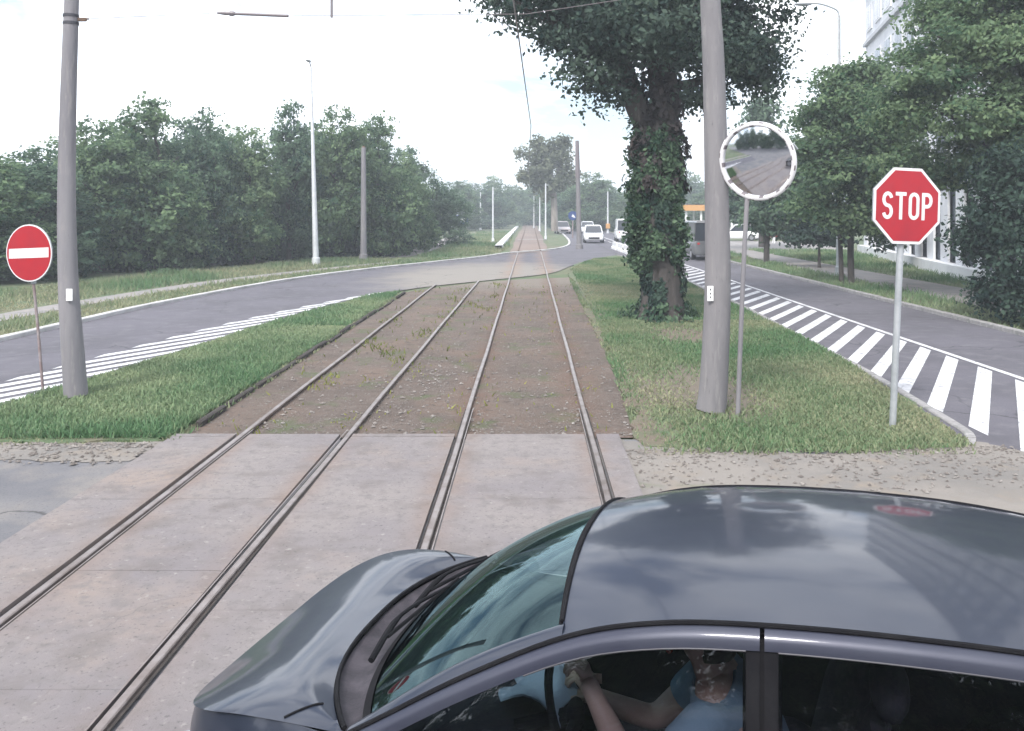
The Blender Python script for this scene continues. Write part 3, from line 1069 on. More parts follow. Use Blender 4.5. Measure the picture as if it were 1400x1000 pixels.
d = 10.13
x0 = P(1220, d)
t = thing('stop_sign', 'red octagonal STOP sign on a grey post at the right lawn', 'road sign', (x0, d, 0))
g = MB()
g.tube(smooth_line([(0, 0, -.08), (P(1226, d) - x0, 0, PZ(450, d)), (P(1231, d) - x0, 0, PZ(335, d)), (P(1236, d) - x0, .03, PZ(250, d))], 3), .038, 14)
g.build('post', M['galv'], t)
a, u = face_axes(R(-77))
c = Vector((P(1237, d) - x0, -.06, PZ(282, d)))
tilt = R(-2.0)
uu = u * math.cos(tilt) + up * math.sin(tilt)
vv = up * math.cos(tilt) - u * math.sin(tilt)


def octo(g, r, off, mi, thick):
    ri = []
    for o in (0, thick):
        ri.append([tuple(c + a * (off + o) + (uu * math.cos(q) + vv * math.sin(q)) * r) for q in [R(22.5 + 45 * k) for k in range(8)]])
    g.loft(ri, mi)


rr = .436 / math.cos(R(22.5))
g = MB()
octo(g, rr, -.02, 0, .018)
sgn = g.build('sign_plate', M['galv'], t, smooth=False)
g = MB()
octo(g, rr, 0, 1, .003)
octo(g, rr * .925, .0035, 0, .003)
g.build('sign_face', [M['signred'], M['signwhite']], sgn, smooth=False)
# letters drawn as strokes: (u, v) polylines on a cell 1 wide and 2 high
W_, HH, ST = .118, .315, .042


def stroke(g, pts, closed=False):
    """flat ribbon of width ST along the points with mitred joins"""
    n = len(pts)
    L, Rr = [], []
    for i in range(n):
        p0 = Vector(pts[i - 1]) if (i > 0 or closed) else None
        p1 = Vector(pts[i])
        p2 = Vector(pts[(i + 1) % n]) if (i < n - 1 or closed) else None
        d1 = (p1 - p0).normalized() if p0 else (p2 - p1).normalized()
        d2 = (p2 - p1).normalized() if p2 else d1
        n1 = Vector((-d1.y, d1.x))
        n2 = Vector((-d2.y, d2.x))
        b2 = (n1 + n2).normalized()
        k = ST / 2 / max(.5, b2.dot(n1))
        L.append(p1 + b2 * k)
        Rr.append(p1 - b2 * k)
    to = lambda p: tuple(c + a * .0085 + uu * p.x + vv * p.y)
    m_ = n if closed else n - 1
    for i in range(m_):
        j = (i + 1) % n
        g.add([to(Rr[i]), to(Rr[j]), to(L[j]), to(L[i])], [(0, 1, 2, 3)])


def arc(cx, cy, rx, ry, a0, a1, n=7):
    return [(cx + rx * math.cos(R(lerp(a0, a1, k / n))), cy + ry * math.sin(R(lerp(a0, a1, k / n)))) for k in range(n + 1)]


g = MB()
w, h = W_ / 2 - ST / 2 + .012, HH / 2 - ST / 2
xs = [-.258, -.086, .086, .258]
x = xs[0]
rq = h / 2
stroke(g, arc(x, rq, w, rq, 15, 90, 4)[0:] + arc(x, rq, w, rq, 90, 270, 8)[1:] + arc(x, -rq, w, rq, 90, -90, 8)[1:] + arc(x, -rq, w, rq, -90, -165, 4)[1:])
x = xs[1]
stroke(g, [(x - w - ST / 2, h), (x + w + ST / 2, h)])
stroke(g, [(x, h - ST / 2), (x, -h - ST / 2)])
x = xs[2]
e = h - .055
stroke(g, arc(x, e, w, .055, 0, 180, 8) + arc(x, -e, w, .055, 180, 360, 8), True)
x = xs[3]
stroke(g, [(x - w, -h - ST / 2), (x - w, h + ST / 2)])
stroke(g, [(x - w + ST / 2, h), (x, h)] + arc(x, h - .068, w, .068, 90, -90, 8)[1:] + [(x - w + ST / 2, h - .136)])
g.build('lettering', M['signwhite'], sgn, smooth=False)

d = 10.5
x0 = P(1013, d)
t = thing('traffic_mirror', 'round convex traffic mirror with a white chequered rim beside the concrete mast', 'traffic mirror', (x0, d, 0))
g = MB()
g.tube(smooth_line([(0, .17, -.08), (P(1019, d) - x0, .17, PZ(420, d)), (P(1026, d) - x0, .17, PZ(275, d)), (P(1029, d) - x0, .15, PZ(240, d))], 3), .029, 12)
g.build('post', M['mast_grey'], t)
a = Vector((math.cos(R(-126)), math.sin(R(-126)), -.19)).normalized()
c = Vector((P(1035, d) - x0, 0, PZ(221, d)))
u = Vector((0, 0, 1)).cross(a).normalized()
w_ = a.cross(u)
RM, cap = .425, .055
g = MB()
g.disc(c - a * .05, .44, a, .045, 40)
back = g.build('back_shell', M['galv'], t)
g = MB()                       # reflecting cap of a large sphere
rows = []
for k in range(13):
    q = RM * k / 12
    hgt = cap * (1 - (q / RM) ** 2)
    rows.append([tuple(c + a * hgt + (u * math.cos(s) + w_ * math.sin(s)) * max(q, 1e-4)) for s in [2 * math.pi * i / 48 for i in range(49)]])
g.grid(rows)
g.build('mirror_glass', M['mirror'], t, angle=180)
g = MB()                       # chequered rim
NS = 48
for i in range(NS):
    s0, s1 = 2 * math.pi * i / NS, 2 * math.pi * (i + 1) / NS
    prof = [(RM - .004, .0), (RM, .022), (RM + .014, .03), (.462, .027), (.476, .016), (.478, -.02)]
    rws = []
    for s in (s0, (s0 + s1) / 2, s1):
        rws.append([tuple(c + a * o + (u * math.cos(s) + w_ * math.sin(s)) * q) for q, o in prof])
    for j in range(len(prof) - 1):
        red = (i % 4 == 0 and j in (0, 1)) or (i % 4 == 2 and j == 3)
        g.grid([[r[j], r[j + 1]] for r in rws], 1 if red else 0)
g.build('rim', [M['signwhite'], M['insulator']], t)
g = MB()
g.tube([c - a * .05, Vector((P(1029, d) - x0, .15, PZ(240, d)))], .03, 10)
g.build('bracket', M['galv'], t)
g = MB()
g.tube([Vector((P(1085, d) - x0, .03, PZ(196, d))), Vector((P(1092, d) - x0, .05, PZ(204, d)))], .014, 8)
g.build('side_clip', M['galv'], t)

# far signs
d = 86
t = thing('keep_right_sign', 'small blue road sign on a dark post at the foot of the far mast', 'road sign', (P(783, d), d, -.06))
g = MB()
g.tube([(0, 0, 0), (0, 0, 2.6)], .06, 10)
g.build('post', M['darkpost'], t)
g = MB()
g.disc((0, -.08, 2.2), .45, (0, -1, 0), .03, 24, 0)
pl = g.build('sign_plate', M['signblue'], t)
g = MB()
g.add([(.0, -.125, 2.36), (-.13, -.125, 2.13), (.09, -.125, 2.02), (.26, -.125, 2.0), (.15, -.125, 2.2)], [(0, 1, 2, 3, 4)])
g.build('white_arrow', M['signwhite'], pl, smooth=False)
d = 92
t = thing('direction_board', 'blue board on two pale posts at the meadow far left', 'road sign', (P(630, d), d, -.06))
for px in (617, 625):
    g = MB()
    g.tube([(P(px, d) - P(630, d), 0, 0), (P(px, d) - P(630, d), 0, 2.6)], .10, 10)
    g.build('post', M['galv_pale'], t)
g = MB()
g.box((.1, -.14, 1.75), (1.25, .05, .95), bev=.01)
pl = g.build('board', M['signblue'], t)
g = MB()
g.box((.3, -.18, 1.75), (.6, .02, .38))
g.build('white_panel', M['signwhite'], pl)

# pale ramp edge and barrier
g = MB()
n = 14
rows = []
for k in range(n + 1):
    y = lerp(60.5, 146, k / n)
    rows.append([(-2.45, y, -.08), (-2.45, y, .18), (-1.95, y, .20), (-1.95, y, -.08)])
g.grid(rows)
tag(g.build('platform_edge', M['whitepaint'], smooth=False), 'pale raised platform edge left of the far track', 'platform')
t = thing('road_barrier', 'low white road barrier at the far tip of the right lawn', 'barrier', (0, 0, 0))
for i, y in enumerate((50.5, 53.5, 56.5, 59.5)):
    g = MB()
    r0 = [(-.16, 0), (.16, 0), (.15, .12), (.07, .22), (.06, .48), (-.06, .48), (-.07, .22), (-.15, .12)]
    xx = 5.95 - i * .06
    g.loft([[(xx + q, yy, z - .05) for q, z in r0] for yy in (y - 1.46, y + 1.46)])
    g.build('block', M['whitepaint'], t, smooth=False)


# ------------------------------------------------------------------ trees
def ivy_round(name, pts, dens, leaf, m, seed, thick):
    """leaves hugging a trunk; pts = (x, y, z, radius)"""
    rng = np.random.default_rng(seed)
    q = np.array(pts, float)
    n = dens
    tt = rng.random(n) * (len(q) - 1)
    i = np.minimum(tt.astype(int), len(q) - 2)
    f = (tt - i)[:, None]
    c = q[i] * (1 - f) + q[i + 1] * f
    ang = rng.uniform(0, 2 * np.pi, n)
    lump = 1 + .22 * np.sin(3 * ang + c[:, 2] * 2.3) + .15 * np.sin(5 * ang - c[:, 2] * 4.1)
    r = c[:, 3] * lump + thick * np.abs(rng.normal(size=n)) - .04
    C = np.stack([c[:, 0] + r * np.cos(ang), c[:, 1] + r * np.sin(ang), c[:, 2]], 1)
    N = unit(np.stack([np.cos(ang), np.sin(ang), .55 + 0 * ang], 1) + rng.normal(size=(n, 3)) * .45)
    L = leaf * (.6 + .8 * rng.random(n))
    t_ = unit(np.array([0, 0, -1.0]) - N * N[:, 2:3] * -1 + rng.normal(size=(n, 3)) * .35)
    s = np.cross(N, t_)
    V = np.stack([C - t_ * L[:, None] * .5, C + s * L[:, None] * .3, C + t_ * L[:, None] * .5, C - s * L[:, None] * .3], 1)
    tint = np.clip(.35 + .25 * np.sin(4 * ang + 3 * c[:, 2]) + rng.normal(0, .2, n), 0, 1)
    return quads_mesh(name, V, [m], tint)


D = 20.3
X0 = P(905, D)
k_ = D / F


def lob(px, py, r, dy=0, rz=None, ry=None):
    return (P(px, D) - X0, dy, PZ(py, D), r * k_, (ry or r) * k_, (rz or r * .75) * k_)


t = thing('tree', 'big old tree with ivy covered forked trunk on the right lawn', 'tree', (X0, D, 0))
pt = lambda px, py, dy=0: (P(px, D) - X0, dy, PZ(py, D))
stems([([pt(905, 440), pt(905, 400), pt(902, 300), pt(900, 220), pt(906, 170)], [.62, .47, .43, .45, .40]),
       ([pt(896, 210), pt(884, 172), pt(868, 140), pt(852, 90), pt(825, 20), pt(790, -60)], [.34, .30, .26, .22, .17, .1]),
       ([pt(906, 180), pt(908, 130), pt(902, 70), pt(908, 0), pt(915, -90)], [.36, .34, .31, .24, .12]),
       ([pt(903, 80), pt(940, 30, -.4), pt(990, -20, -.8), pt(1030, -60, -1)], [.2, .17, .12, .06]),
       ([pt(852, 95), pt(800, 60, -.3), pt(740, 30, -.6), pt(680, 5, -.8)], [.16, .13, .09, .04]),
       ([pt(906, 120), pt(950, 110, .5), pt(1000, 90, .9), pt(1050, 85, 1.2)], [.14, .11, .07, .04]),
       ([pt(860, 110), pt(830, 118, -.6), pt(800, 120, -.9)], [.1, .07, .03])], M['bark'], 'trunk', t, 12)
lobes = [lob(672, -28, 48), lob(735, 0, 60, -.5), lob(705, -70, 80, .5), lob(775, 55, 52, -.6), lob(806, 108, 40, -.6), lob(838, 128, 34, -.3), lob(835, 60, 55, -.9), lob(800, -20, 90, .8),
         lob(880, 45, 70, -1.3), lob(900, -30, 110, .2), lob(955, 70, 60, -.7), lob(948, 132, 34, .4), lob(1000, 60, 66, .5), lob(985, 118, 32, .6), lob(1045, 70, 48, .9), lob(1040, 5, 60, .5),
         lob(1060, 105, 30, 1.0), lob(880, -130, 160, .3), lob(1000, -90, 110, 0), lob(760, -130, 110, 0), lob(930, 10, 80, 1.6), lob(850, 10, 80, 1.8)]
part('crown', foliage('crown', lobes, 1700, 58, .125, .38, M['leaf_big'], 41, .55, .35), t)
r_ = random.Random(17)
il = []
for k in range(44):
    py = 185 + 184 * ((k + .5) / 44)
    wpx = curve_at([(190, 27), (225, 30), (260, 30), (300, 35), (335, 37), (355, 29), (372, 18)], py)
    aa = r_.uniform(0, 6.28)
    rr_ = r_.uniform(9, 17)
    o_ = max(0, wpx - rr_ * .55)
    il.append((P(896 + o_ * math.cos(aa), D) - X0, o_ * k_ * math.sin(aa) - .05, PZ(py, D), rr_ * k_, rr_ * k_, rr_ * k_ * 1.35))
part('ivy', foliage('ivy', il, 700, 40, .115, .125, M['ivy'], 42, 1.25, .6, up=.15, outw=1.2), t)
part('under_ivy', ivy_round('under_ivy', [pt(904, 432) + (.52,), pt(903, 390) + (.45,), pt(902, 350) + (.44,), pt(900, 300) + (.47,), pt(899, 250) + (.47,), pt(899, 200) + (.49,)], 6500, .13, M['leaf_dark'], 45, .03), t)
part('creeper', ivy_round('creeper', [pt(899, 262) + (.54,), pt(898, 215) + (.54,), pt(902, 165) + (.46,), pt(904, 110) + (.38,), pt(902, 60) + (.34,)], 2600, .17, M['ivy_red'], 43, .06), t)
part('basal_ivy', ivy_round('basal_ivy', [pt(903, 436) + (.72,), pt(904, 428) + (.66,), pt(904, 412) + (.48,)], 520, .13, M['ivy'], 44, .12), t)


# --- deciduous trees of the left belt: a few growth forms, each reused with its parts
def bushy(seed, hgt, hw, m, leaf=.17, clumps=430, per=24, dense=True, name='tree'):
    rng = random.Random(seed)
    lobes = []
    for i in range(9):
        z = hgt * (.13 + .78 * (i / 8))
        ww = hw * (1.0 if z < hgt * .55 else max(.42, 1 - (z / hgt - .55) * 1.35))
        for k in range(2 if z < hgt * .8 else 1):
            a = rng.uniform(0, 6.28)
            o = ww * rng.uniform(.35, .68)
            r = ww * rng.uniform(.40, .68)
            lobes.append((o * math.cos(a), o * math.sin(a), z, r, r, r * rng.uniform(.6, .95)))
    return foliage('crown', lobes, clumps, per, leaf, .30, m, seed, .7, .72, zmin=.02), lobes


def mesh_only(g, name, m):
    o = g.build(name, m)
    me = o.data
    bpy.data.objects.remove(o)
    return me


def trunk_data(seed, hgt, r, m):
    rng = random.Random(seed)
    g = MB()
    top = hgt * .8
    mid = [(rng.uniform(-.06, .06) * k, rng.uniform(-.06, .06) * k, top * k / 5) for k in range(6)]
    sl = smooth_line(mid, 3)
    g.tube(sl, [lerp(r, .04, i / (len(sl) - 1)) for i in range(len(sl))], 9)
    for i in range(6):
        z = top * rng.uniform(.25, .7)
        a = rng.uniform(0, 6.28)
        ln = hgt * .12
        g.tube([(0, 0, z), (ln * .6 * math.cos(a), ln * .6 * math.sin(a), z + ln * .5), (ln * math.cos(a), ln * math.sin(a), z + ln * .9)], [r * .4, r * .28, .02], 7)
    return mesh_only(g, 'trunk', m)


FORMS = []
for sd, hw, m_ in ((1, 2.3, 'leaf'), (2, 2.7, 'leaf_blue'), (3, 2.0, 'leaf_bright'), (4, 2.5, 'leaf'), (6, 2.4, 'leaf_blue')):
    FORMS.append((bushy(sd, 7.5, hw, M[m_], leaf=.19, clumps=620, per=34)[0], trunk_data(sd, 7.5, .17, M['bark'])))


def plant_tree(form, label, x, y, z_top, wide, rz, group, z0=-.08, name='tree'):
    t = thing(name, label, 'tree' if name != 'shrub' else 'shrub', (x, y, z0), rz, group)
    part('crown', form[0], t)
    part('trunk', form[1], t)
    s = (z_top - z0) / 7.35
    t.scale = (wide, wide, s)
    return t


LB = 'trees of the belt behind the left road'
rows = [(-25, 31, 214, .95, 'leftmost tree of the left belt, cut by the picture edge, behind the no entry sign'),
        (52, 34, 205, .9, 'low rounded tree of the left belt just left of the bent grey mast'),
        (138, 37, 168, .95, 'tree of the left belt with sloping top just right of the bent grey mast'),
        (215, 39, 138, 1.05, 'tallest broad tree of the left belt, a domed top right of the bent mast'),
        (292, 42, 148, .8, 'tree of the left belt with pointed top between domed tree and street lamp'),
        (345, 43, 180, .85, 'lower paler tree of the left belt beside the pointed one'),
        (395, 46, 142, .8, 'tree of the left belt with loose spiky top left of the tall lamp'),
        (462, 48, 148, .95, 'tree of the left belt between the tall street lamp and the short concrete pole'),
        (520, 51, 160, 1.0, 'round tree of the left belt behind the short concrete pole'),
        (562, 56, 212, .85, 'lower tree of the left belt right of the concrete pole'),
        (596, 66, 245, .9, 'rightmost small tree of the left belt, at its low end')]
for i, (px, d, yt, wd, lab) in enumerate(rows):
    plant_tree(FORMS[(0, 4, 3, 0, 1, 2, 4, 3, 0, 2, 1)[i]], lab, P(px, d), d, PZ(yt, d) + .1, wd, i * 1.3, LB)
rows = [(95, 42, 185), (178, 45, 165), (255, 47, 160), (425, 54, 165), (490, 57, 165), (330, 50, 172), (10, 40, 215), (545, 62, 200)]
labs = ['behind the gap right of the bent mast', 'behind the left flank of the domed tree', 'behind the right flank of the domed tree', 'behind the tall street lamp', 'behind the concrete pole', 'behind the paler low tree', 'behind the no entry sign', 'behind the right end of the belt']
for i, ((px, d, yt), lab) in enumerate(zip(rows, labs)):
    plant_tree(FORMS[(i + 2) % 5], 'back tree of the left belt, ' + lab, P(px, d), d, PZ(yt, d), 1.1, i * 2.1 + .5, LB)
# dark undergrowth shrubs along the foot of the belt
shr = (foliage('crown', [(0, 0, .7, 1.2, 1.0, .8), (.7, .2, .5, .9, .8, .6), (-.8, -.1, .6, .9, .8, .7)], 170, 26, .17, .3, M['leaf_dark'], 77, .7, .3, zmin=.01), trunk_data(9, 1.6, .06, M['bark']))
for i, px in enumerate((-30, 30, 128, 170, 215, 262, 310, 355, 400, 452, 505, 535)):
    d = 33.0 + i * 1.7 + (i * 7 % 3) * .7
    labs = ['behind the no entry sign', 'left of the bent mast', 'just right of the bent mast', 'under the sloping tree', 'under the domed tree', 'under the right side of the domed tree', 'under the pointed tree', 'under the paler low tree', 'left of the tall street lamp', 'right of the tall street lamp', 'at the foot of the concrete pole', 'at the right end of the belt']
    t = thing('shrub', 'dark undergrowth shrub ' + labs[i], 'shrub', (P(px, d), d, -.08), i * 1.9, 'dark shrubs under the left belt')
    part('crown', shr[0], t)
    part('stems', shr[1], t)
    t.scale = (.9 + .2 * (i % 3), 1.0, .7 + .33 * (i * 5 % 4))

# --- right-hand trees
def right_tree(label, X, Dd, lobes_px, stems_px, clumps, per, leaf, cr, m, seed, bark='bark', flat=.4, name='tree', cat='tree', inner=.3, up=.8, group=None):
    k = Dd / F
    t = thing(name, label, cat, (X, Dd, -.08), 0, group)
    lb = [(P(px, Dd) - X, dy, PZ(py, Dd) + .08, r * k, r * k, r * rz * k) for px, py, r, dy, rz in lobes_px]
    part('crown', foliage('crown', lb, clumps, per, leaf, cr, m, seed, flat, inner, up=up, zmin=.0), t)
    bits = []
    for line, rad in stems_px:
        bits.append(([(P(px, Dd) - X, dy, max(PZ(py, Dd) + .08, -.05)) for px, py, dy in line], rad))
    stems(bits, M[bark], 'trunk', t)
    return t


right_tree('tall bright green tree with layered sprays above the stop sign', P(1372, 24), 24,
           [(1330, 60, 75, -.8, .5), (1270, 110, 62, -.4, .45), (1235, 160, 50, 0, .4), (1390, 110, 90, -1, .5), (1310, 165, 75, -1, .45), (1260, 215, 50, .2, .45), (1390, 200, 80, -1, .5), (1440, 60, 100, 0, .6),
            (1268, 70, 40, .5, .5), (1238, 128, 34, .6, .5), (1340, 0, 80, .3, .5), (1420, -40, 110, .4, .6), (1290, 22, 40, .5, .5), (1335, 225, 58, .2, .6), (1295, 245, 42, .8, .5), (1480, 150, 90, .2, .7)],
           [([(1372, 410, 0), (1370, 300, 0), (1374, 180, 0), (1370, 40, 0), (1380, -80, 0)], [.2, .18, .15, .1, .05]),
            ([(1372, 230, 0), (1320, 180, -.4), (1260, 150, -.5)], [.1, .07, .03]), ([(1372, 140, 0), (1330, 90, -.4), (1270, 50, -.3)], [.08, .06, .02]), ([(1370, 250, 0), (1430, 180, -.5), (1470, 140, -.6)], [.09, .06, .02])],
           1250, 62, .135, .40, M['leaf_bright'], 51)
right_tree('dark dense shrub reaching the ground at the right picture edge behind the kerb', 11.9, 19.6,
           [(1385, 300, 55, .3, .9), (1410, 360, 60, -.2, .9), (1390, 405, 45, -.4, .8), (1455, 300, 70, .2, 1), (1440, 400, 60, -.4, .7), (1360, 330, 34, .8, .9), (1420, 240, 60, .8, .8), (1365, 400, 28, .2, .8)],
           [([(1412, 440, 0), (1405, 360, 0), (1390, 290, .2)], [.09, .07, .03]), ([(1415, 440, 0), (1440, 350, 0), (1450, 280, .2)], [.09, .06, .03])],
           620, 40, .12, .26, M['leaf_dark'], 52, flat=.8, name='shrub', cat='shrub', inner=.2, up=.4)
right_tree('two stemmed roadside tree behind the stop sign with foliage over the grass verge', P(1160, 31), 31,
           [(1160, 150, 55, 0, .6), (1120, 200, 38, -.3, .6), (1190, 190, 50, -.4, .55), (1150, 240, 55, -.8, .55), (1110, 280, 34, -.2, .6), (1200, 260, 50, -.6, .55), (1170, 300, 52, -.4, .45), (1230, 230, 45, .4, .6), (1185, 105, 34, .4, .7), (1145, 110, 28, .3, .7),
            (1125, 160, 34, .5, .6), (1215, 292, 30, .2, .45), (1240, 170, 34, .8, .6)],
           [([(1164, 388, 0), (1163, 330, 0), (1166, 240, 0), (1175, 130, 0)], [.12, .11, .08, .03]), ([(1152, 388, .1), (1150, 330, .1), (1142, 240, 0), (1130, 170, 0)], [.09, .08, .06, .03])],
           1000, 54, .155, .42, M['leaf'], 53, flat=.5)
right_tree('slim roadside tree with a single dark trunk right of the mirror', P(1048, 43.7), 43.7,
           [(1062, 250, 32, 0, .7), (1085, 285, 34, -.4, .6), (1050, 298, 28, -.3, .6), (1105, 250, 34, .5, .7), (1095, 210, 30, .5, .7), (1110, 305, 26, 0, .5), (1068, 310, 24, 0, .5)],
           [([(1048, 361, 0), (1049, 320, 0), (1056, 270, 0), (1064, 230, 0)], [.15, .14, .09, .04])],
           420, 40, .24, .5, M['leaf_blue'], 54, flat=.6)
right_tree('pointed dark tree rising behind the round mirror', P(1042, 60), 60,
           [(1042, 150, 17, 0, 1), (1038, 185, 28, 0, .8), (1050, 215, 34, 0, .8), (1030, 240, 36, 0, .8), (1060, 270, 36, 0, .8), (1020, 275, 28, 0, .8)],
           [([(1042, 338, 0), (1042, 260, 0), (1042, 150, 0)], [.25, .2, .05])],
           420, 36, .32, .6, M['leaf_blue'], 55, flat=.7)
right_tree('hedge like shrub under the right trees before the white building', P(1265, 40), 40,
           [(1240, 320, 22, 0, .6), (1215, 330, 18, 0, .6), (1120, 322, 26, 0, .5), (1090, 325, 20, 0, .5), (1145, 326, 20, 0, .5)],
           [([(1120, 366, 0), (1120, 320, 0)], [.08, .03])], 130, 30, .2, .35, M['leaf_dark'], 56, name='shrub', cat='shrub')
right_tree('round tree behind the ivy trunk near the orange canopy', P(938, 150), 150,
           [(938, 250, 16, 0, .9), (950, 262, 18, 0, .8), (925, 268, 18, 0, .8), (940, 285, 22, 0, .8), (965, 272, 16, 0, .8)],
           [([(940, 325, 0), (940, 270, 0)], [.25, .1])], 240, 30, .42, .8, M['leaf'], 57, flat=.7)

# --- far trees along the track
d = 100
right_tree('loose crowned pale tree over the far track', P(757, d), d,
           [(745, 205, 16, 0, .9), (728, 215, 12, 0, .8), (762, 215, 18, 0, .8), (740, 232, 24, 0, .8), (765, 200, 9, 0, 1.2), (722, 240, 12, 0, .8), (776, 238, 16, 0, .8), (750, 255, 24, 0, .7), (772, 195, 7, 0, 1.3), (712, 207, 6, 0, .8), (735, 195, 8, 0, 1)],
           [([(758, 316, 0), (757, 270, 0), (752, 235, 0), (742, 205, 0)], [.42, .36, .25, .1]), ([(756, 260, 0), (766, 225, 0), (768, 196, 0)], [.25, .2, .08]), ([(755, 270, 0), (735, 235, 0), (722, 212, 0)], [.2, .14, .06])],
           270, 26, .42, .6, M['leaf_far'], 61, bark='palebark', flat=.8, inner=.1)
FG = 'trees beyond the junction'
far = [(622, 120, 249, 1.6, 0, 'leftmost tree of the far tree line, next to the low end of the belt'),
       (645, 135, 252, 1.8, 1, 'tree of the far tree line behind the blue board'),
       (668, 140, 243, 1.7, 2, 'peaked tree of the far tree line behind the slim grey pole'),
       (690, 160, 254, 2.0, 3, 'low tree of the far tree line left of the track'),
       (706, 185, 258, 2.0, 1, 'tree of the far tree line closest to the track on its left'),
       (735, 170, 245, 2.0, 0, 'tree behind the thin white pole right of the far track'),
       (762, 140, 246, 1.9, 2, 'tree behind the trunk of the loose crowned tree'),
       (782, 125, 250, 1.7, 1, 'tree left of the dark topped far mast, behind it'),
       (808, 118, 238, 1.7, 3, 'tree right of the dark topped far mast, tallest beyond the cars'),
       (828, 128, 250, 1.6, 0, 'tree behind the far lamp with the yellow box'),
       (848, 120, 262, 1.6, 1, 'low tree left of the ivy trunk beyond the white van'),
       (868, 110, 262, 1.6, 2, 'tree hidden partly by the ivy trunk'),
       (985, 120, 258, 2.0, 3, 'tree behind the orange canopy'),
       (1015, 105, 250, 1.8, 0, 'tree behind the white parked car')]
for i, (px, d, yt, wd, fm, lab) in enumerate(far):
    plant_tree(FORMS[fm], lab, P(px, d), d, PZ(yt, d) * 1.03, wd, i * 1.1, FG)
# trees behind the tram, seen in the mirror only
for i, (x, y) in enumerate(((-30, 3.5), (-26.4, .6), (-22.6, -2), (-18.6, -4.2), (-14.6, -6.2), (-10.6, -8.6), (-6.4, -10.6), (-2.2, -12.6), (2, -14.6), (6.4, -16.5))):
    plant_tree(FORMS[i % 4], 'tree behind the camera across the side road, seen in the mirror', x - 3, y - 5, 8.5 + i % 3, 1.25, i * 1.7, 'trees behind the camera')
lb = []
r_ = random.Random(12)
for k in range(150):
    a = -1.35 + 2.7 * k / 149
    rr_ = r_.uniform(215, 250)
    lb.append((rr_ * math.sin(a), rr_ * math.cos(a), r_.uniform(2, 4), 7, 6, r_.uniform(4.5, 6.5)))
me = foliage('far_wood', lb, 1900, 16, 1.7, 2.2, M['leaf_blue'], 71, .8, .3, zmin=-.05)
o = bpy.data.objects.new('far_wood', me)
COL.objects.link(o)
tag(o, 'far off wood closing the horizon behind the junction', 'wood', kind='stuff')

# ------------------------------------------------------------------ building, canopy
A0, A1 = Vector((20.9, 55.5)), Vector((13.4, 18.8))      # facade line far -> near
dirv = (A1 - A0).normalized()
Lf = (A1 - A0).length
ang = math.atan2(dirv.y, dirv.x)
t = thing('apartment_block', 'white high rise apartment block behind the right trees with tall ground floor pillars', 'building', (A0.x, A0.y, -.08), ang)
# local x runs along the facade from far to near; local y: + is away from the road (left of direction), so the block lies on +y
S_ = 1
HB = 27.0
g = MB()
g.box((Lf / 2, S_ * 6.3, 3.4 + (HB - 3.4) / 2), (Lf, 12, HB - 3.4))
g.box((Lf / 2, S_ * 6.6, 1.75), (Lf - .6, 12.0, 3.3))
g.build('wall', M['facade'], t, smooth=False)
g = MB()
g.box((Lf / 2, S_ * 6.3, HB + .2), (Lf + .5, 12.5, .4))
g.build('roof', M['facade_band'], t, smooth=False)
g = MB()
g.box((Lf / 2, S_ * .05, .24), (Lf + .2, .5, .48))
g.build('plinth', M['plinth'], t, smooth=False)
for k in range(16):
    g = MB()
    g.box((.4 + k * Lf / 16 + .35, S_ * .20, .48 + 1.46), (1.15, .10, 2.92), bev=.01)
    g.build('pillar', M['facade'], t, smooth=False)
g = MB()
g.box((Lf / 2, S_ * .40, 1.95), (Lf - .8, .12, 2.9))
g.build('ground_floor_glazing', M['pane'], t, smooth=False)
nf, nw = 7, 13
for f in range(nf):
    z = 5.2 + f * 3.1
    for k in range(nw):
        g = MB()
        x = (k + .5) * Lf / nw
        g.box((x, S_ * .27, z), (1.75, .10, 1.55))
        w = g.build('window', M['plinth'], t, smooth=False)
        g = MB()
        g.box((x - .41, S_ * .225, z), (.76, .03, 1.36))
        g.box((x + .41, S_ * .225, z), (.76, .03, 1.36))
        g.build('pane', M['pane'], w, smooth=False)
for f in range(nf + 1):
    g = MB()
    g.box((Lf / 2, S_ * .20, 3.75 + f * 3.1), (Lf, .22, .22))
    g.build('storey_band', M['facade_band'], t, smooth=False)
# end wall windows facing the camera's far side are out of sight

d = 100
t = thing('canopy', 'flat canopy with an orange edge and white columns behind the right mast', 'canopy', (P(970, d), d, -.06))
g = MB()
g.box((0, 2.5, 3.05), (6.4, 5.4, .5), bev=.03)
g.build('roof', M['whitepaint'], t, smooth=False)
g = MB()
g.box((0, -.26, 3.05), (6.5, .08, .66))
g.build('fascia', M['orange'], t, smooth=False)
for x in (-2.6, -.9, .9, 2.6):
    for y in (.3, 4.6):
        g = MB()
        g.box((x, y, 1.4), (.22, .22, 2.82), bev=.02)
        g.build('column', M['whitepaint'], t, smooth=False)
d = 72
t = thing('folding_barrier', 'white trestle barrier on the grass right of the red car', 'barrier', (P(1070, d), d, -.08))
for s_ in (-1, 1):
    g = MB()
    g.tube([(s_ * .75, -.3, 0), (s_ * .6, 0, 1.25)], .05, 8)
    g.tube([(s_ * .75, .3, 0), (s_ * .6, 0, 1.25)], .05, 8)
    g.build('leg', M['whitepaint'], t)
g = MB()
g.box((0, -.05, 1.12), (1.7, .05, .26), bev=.01)
g.build('board', M['whitepaint'], t)


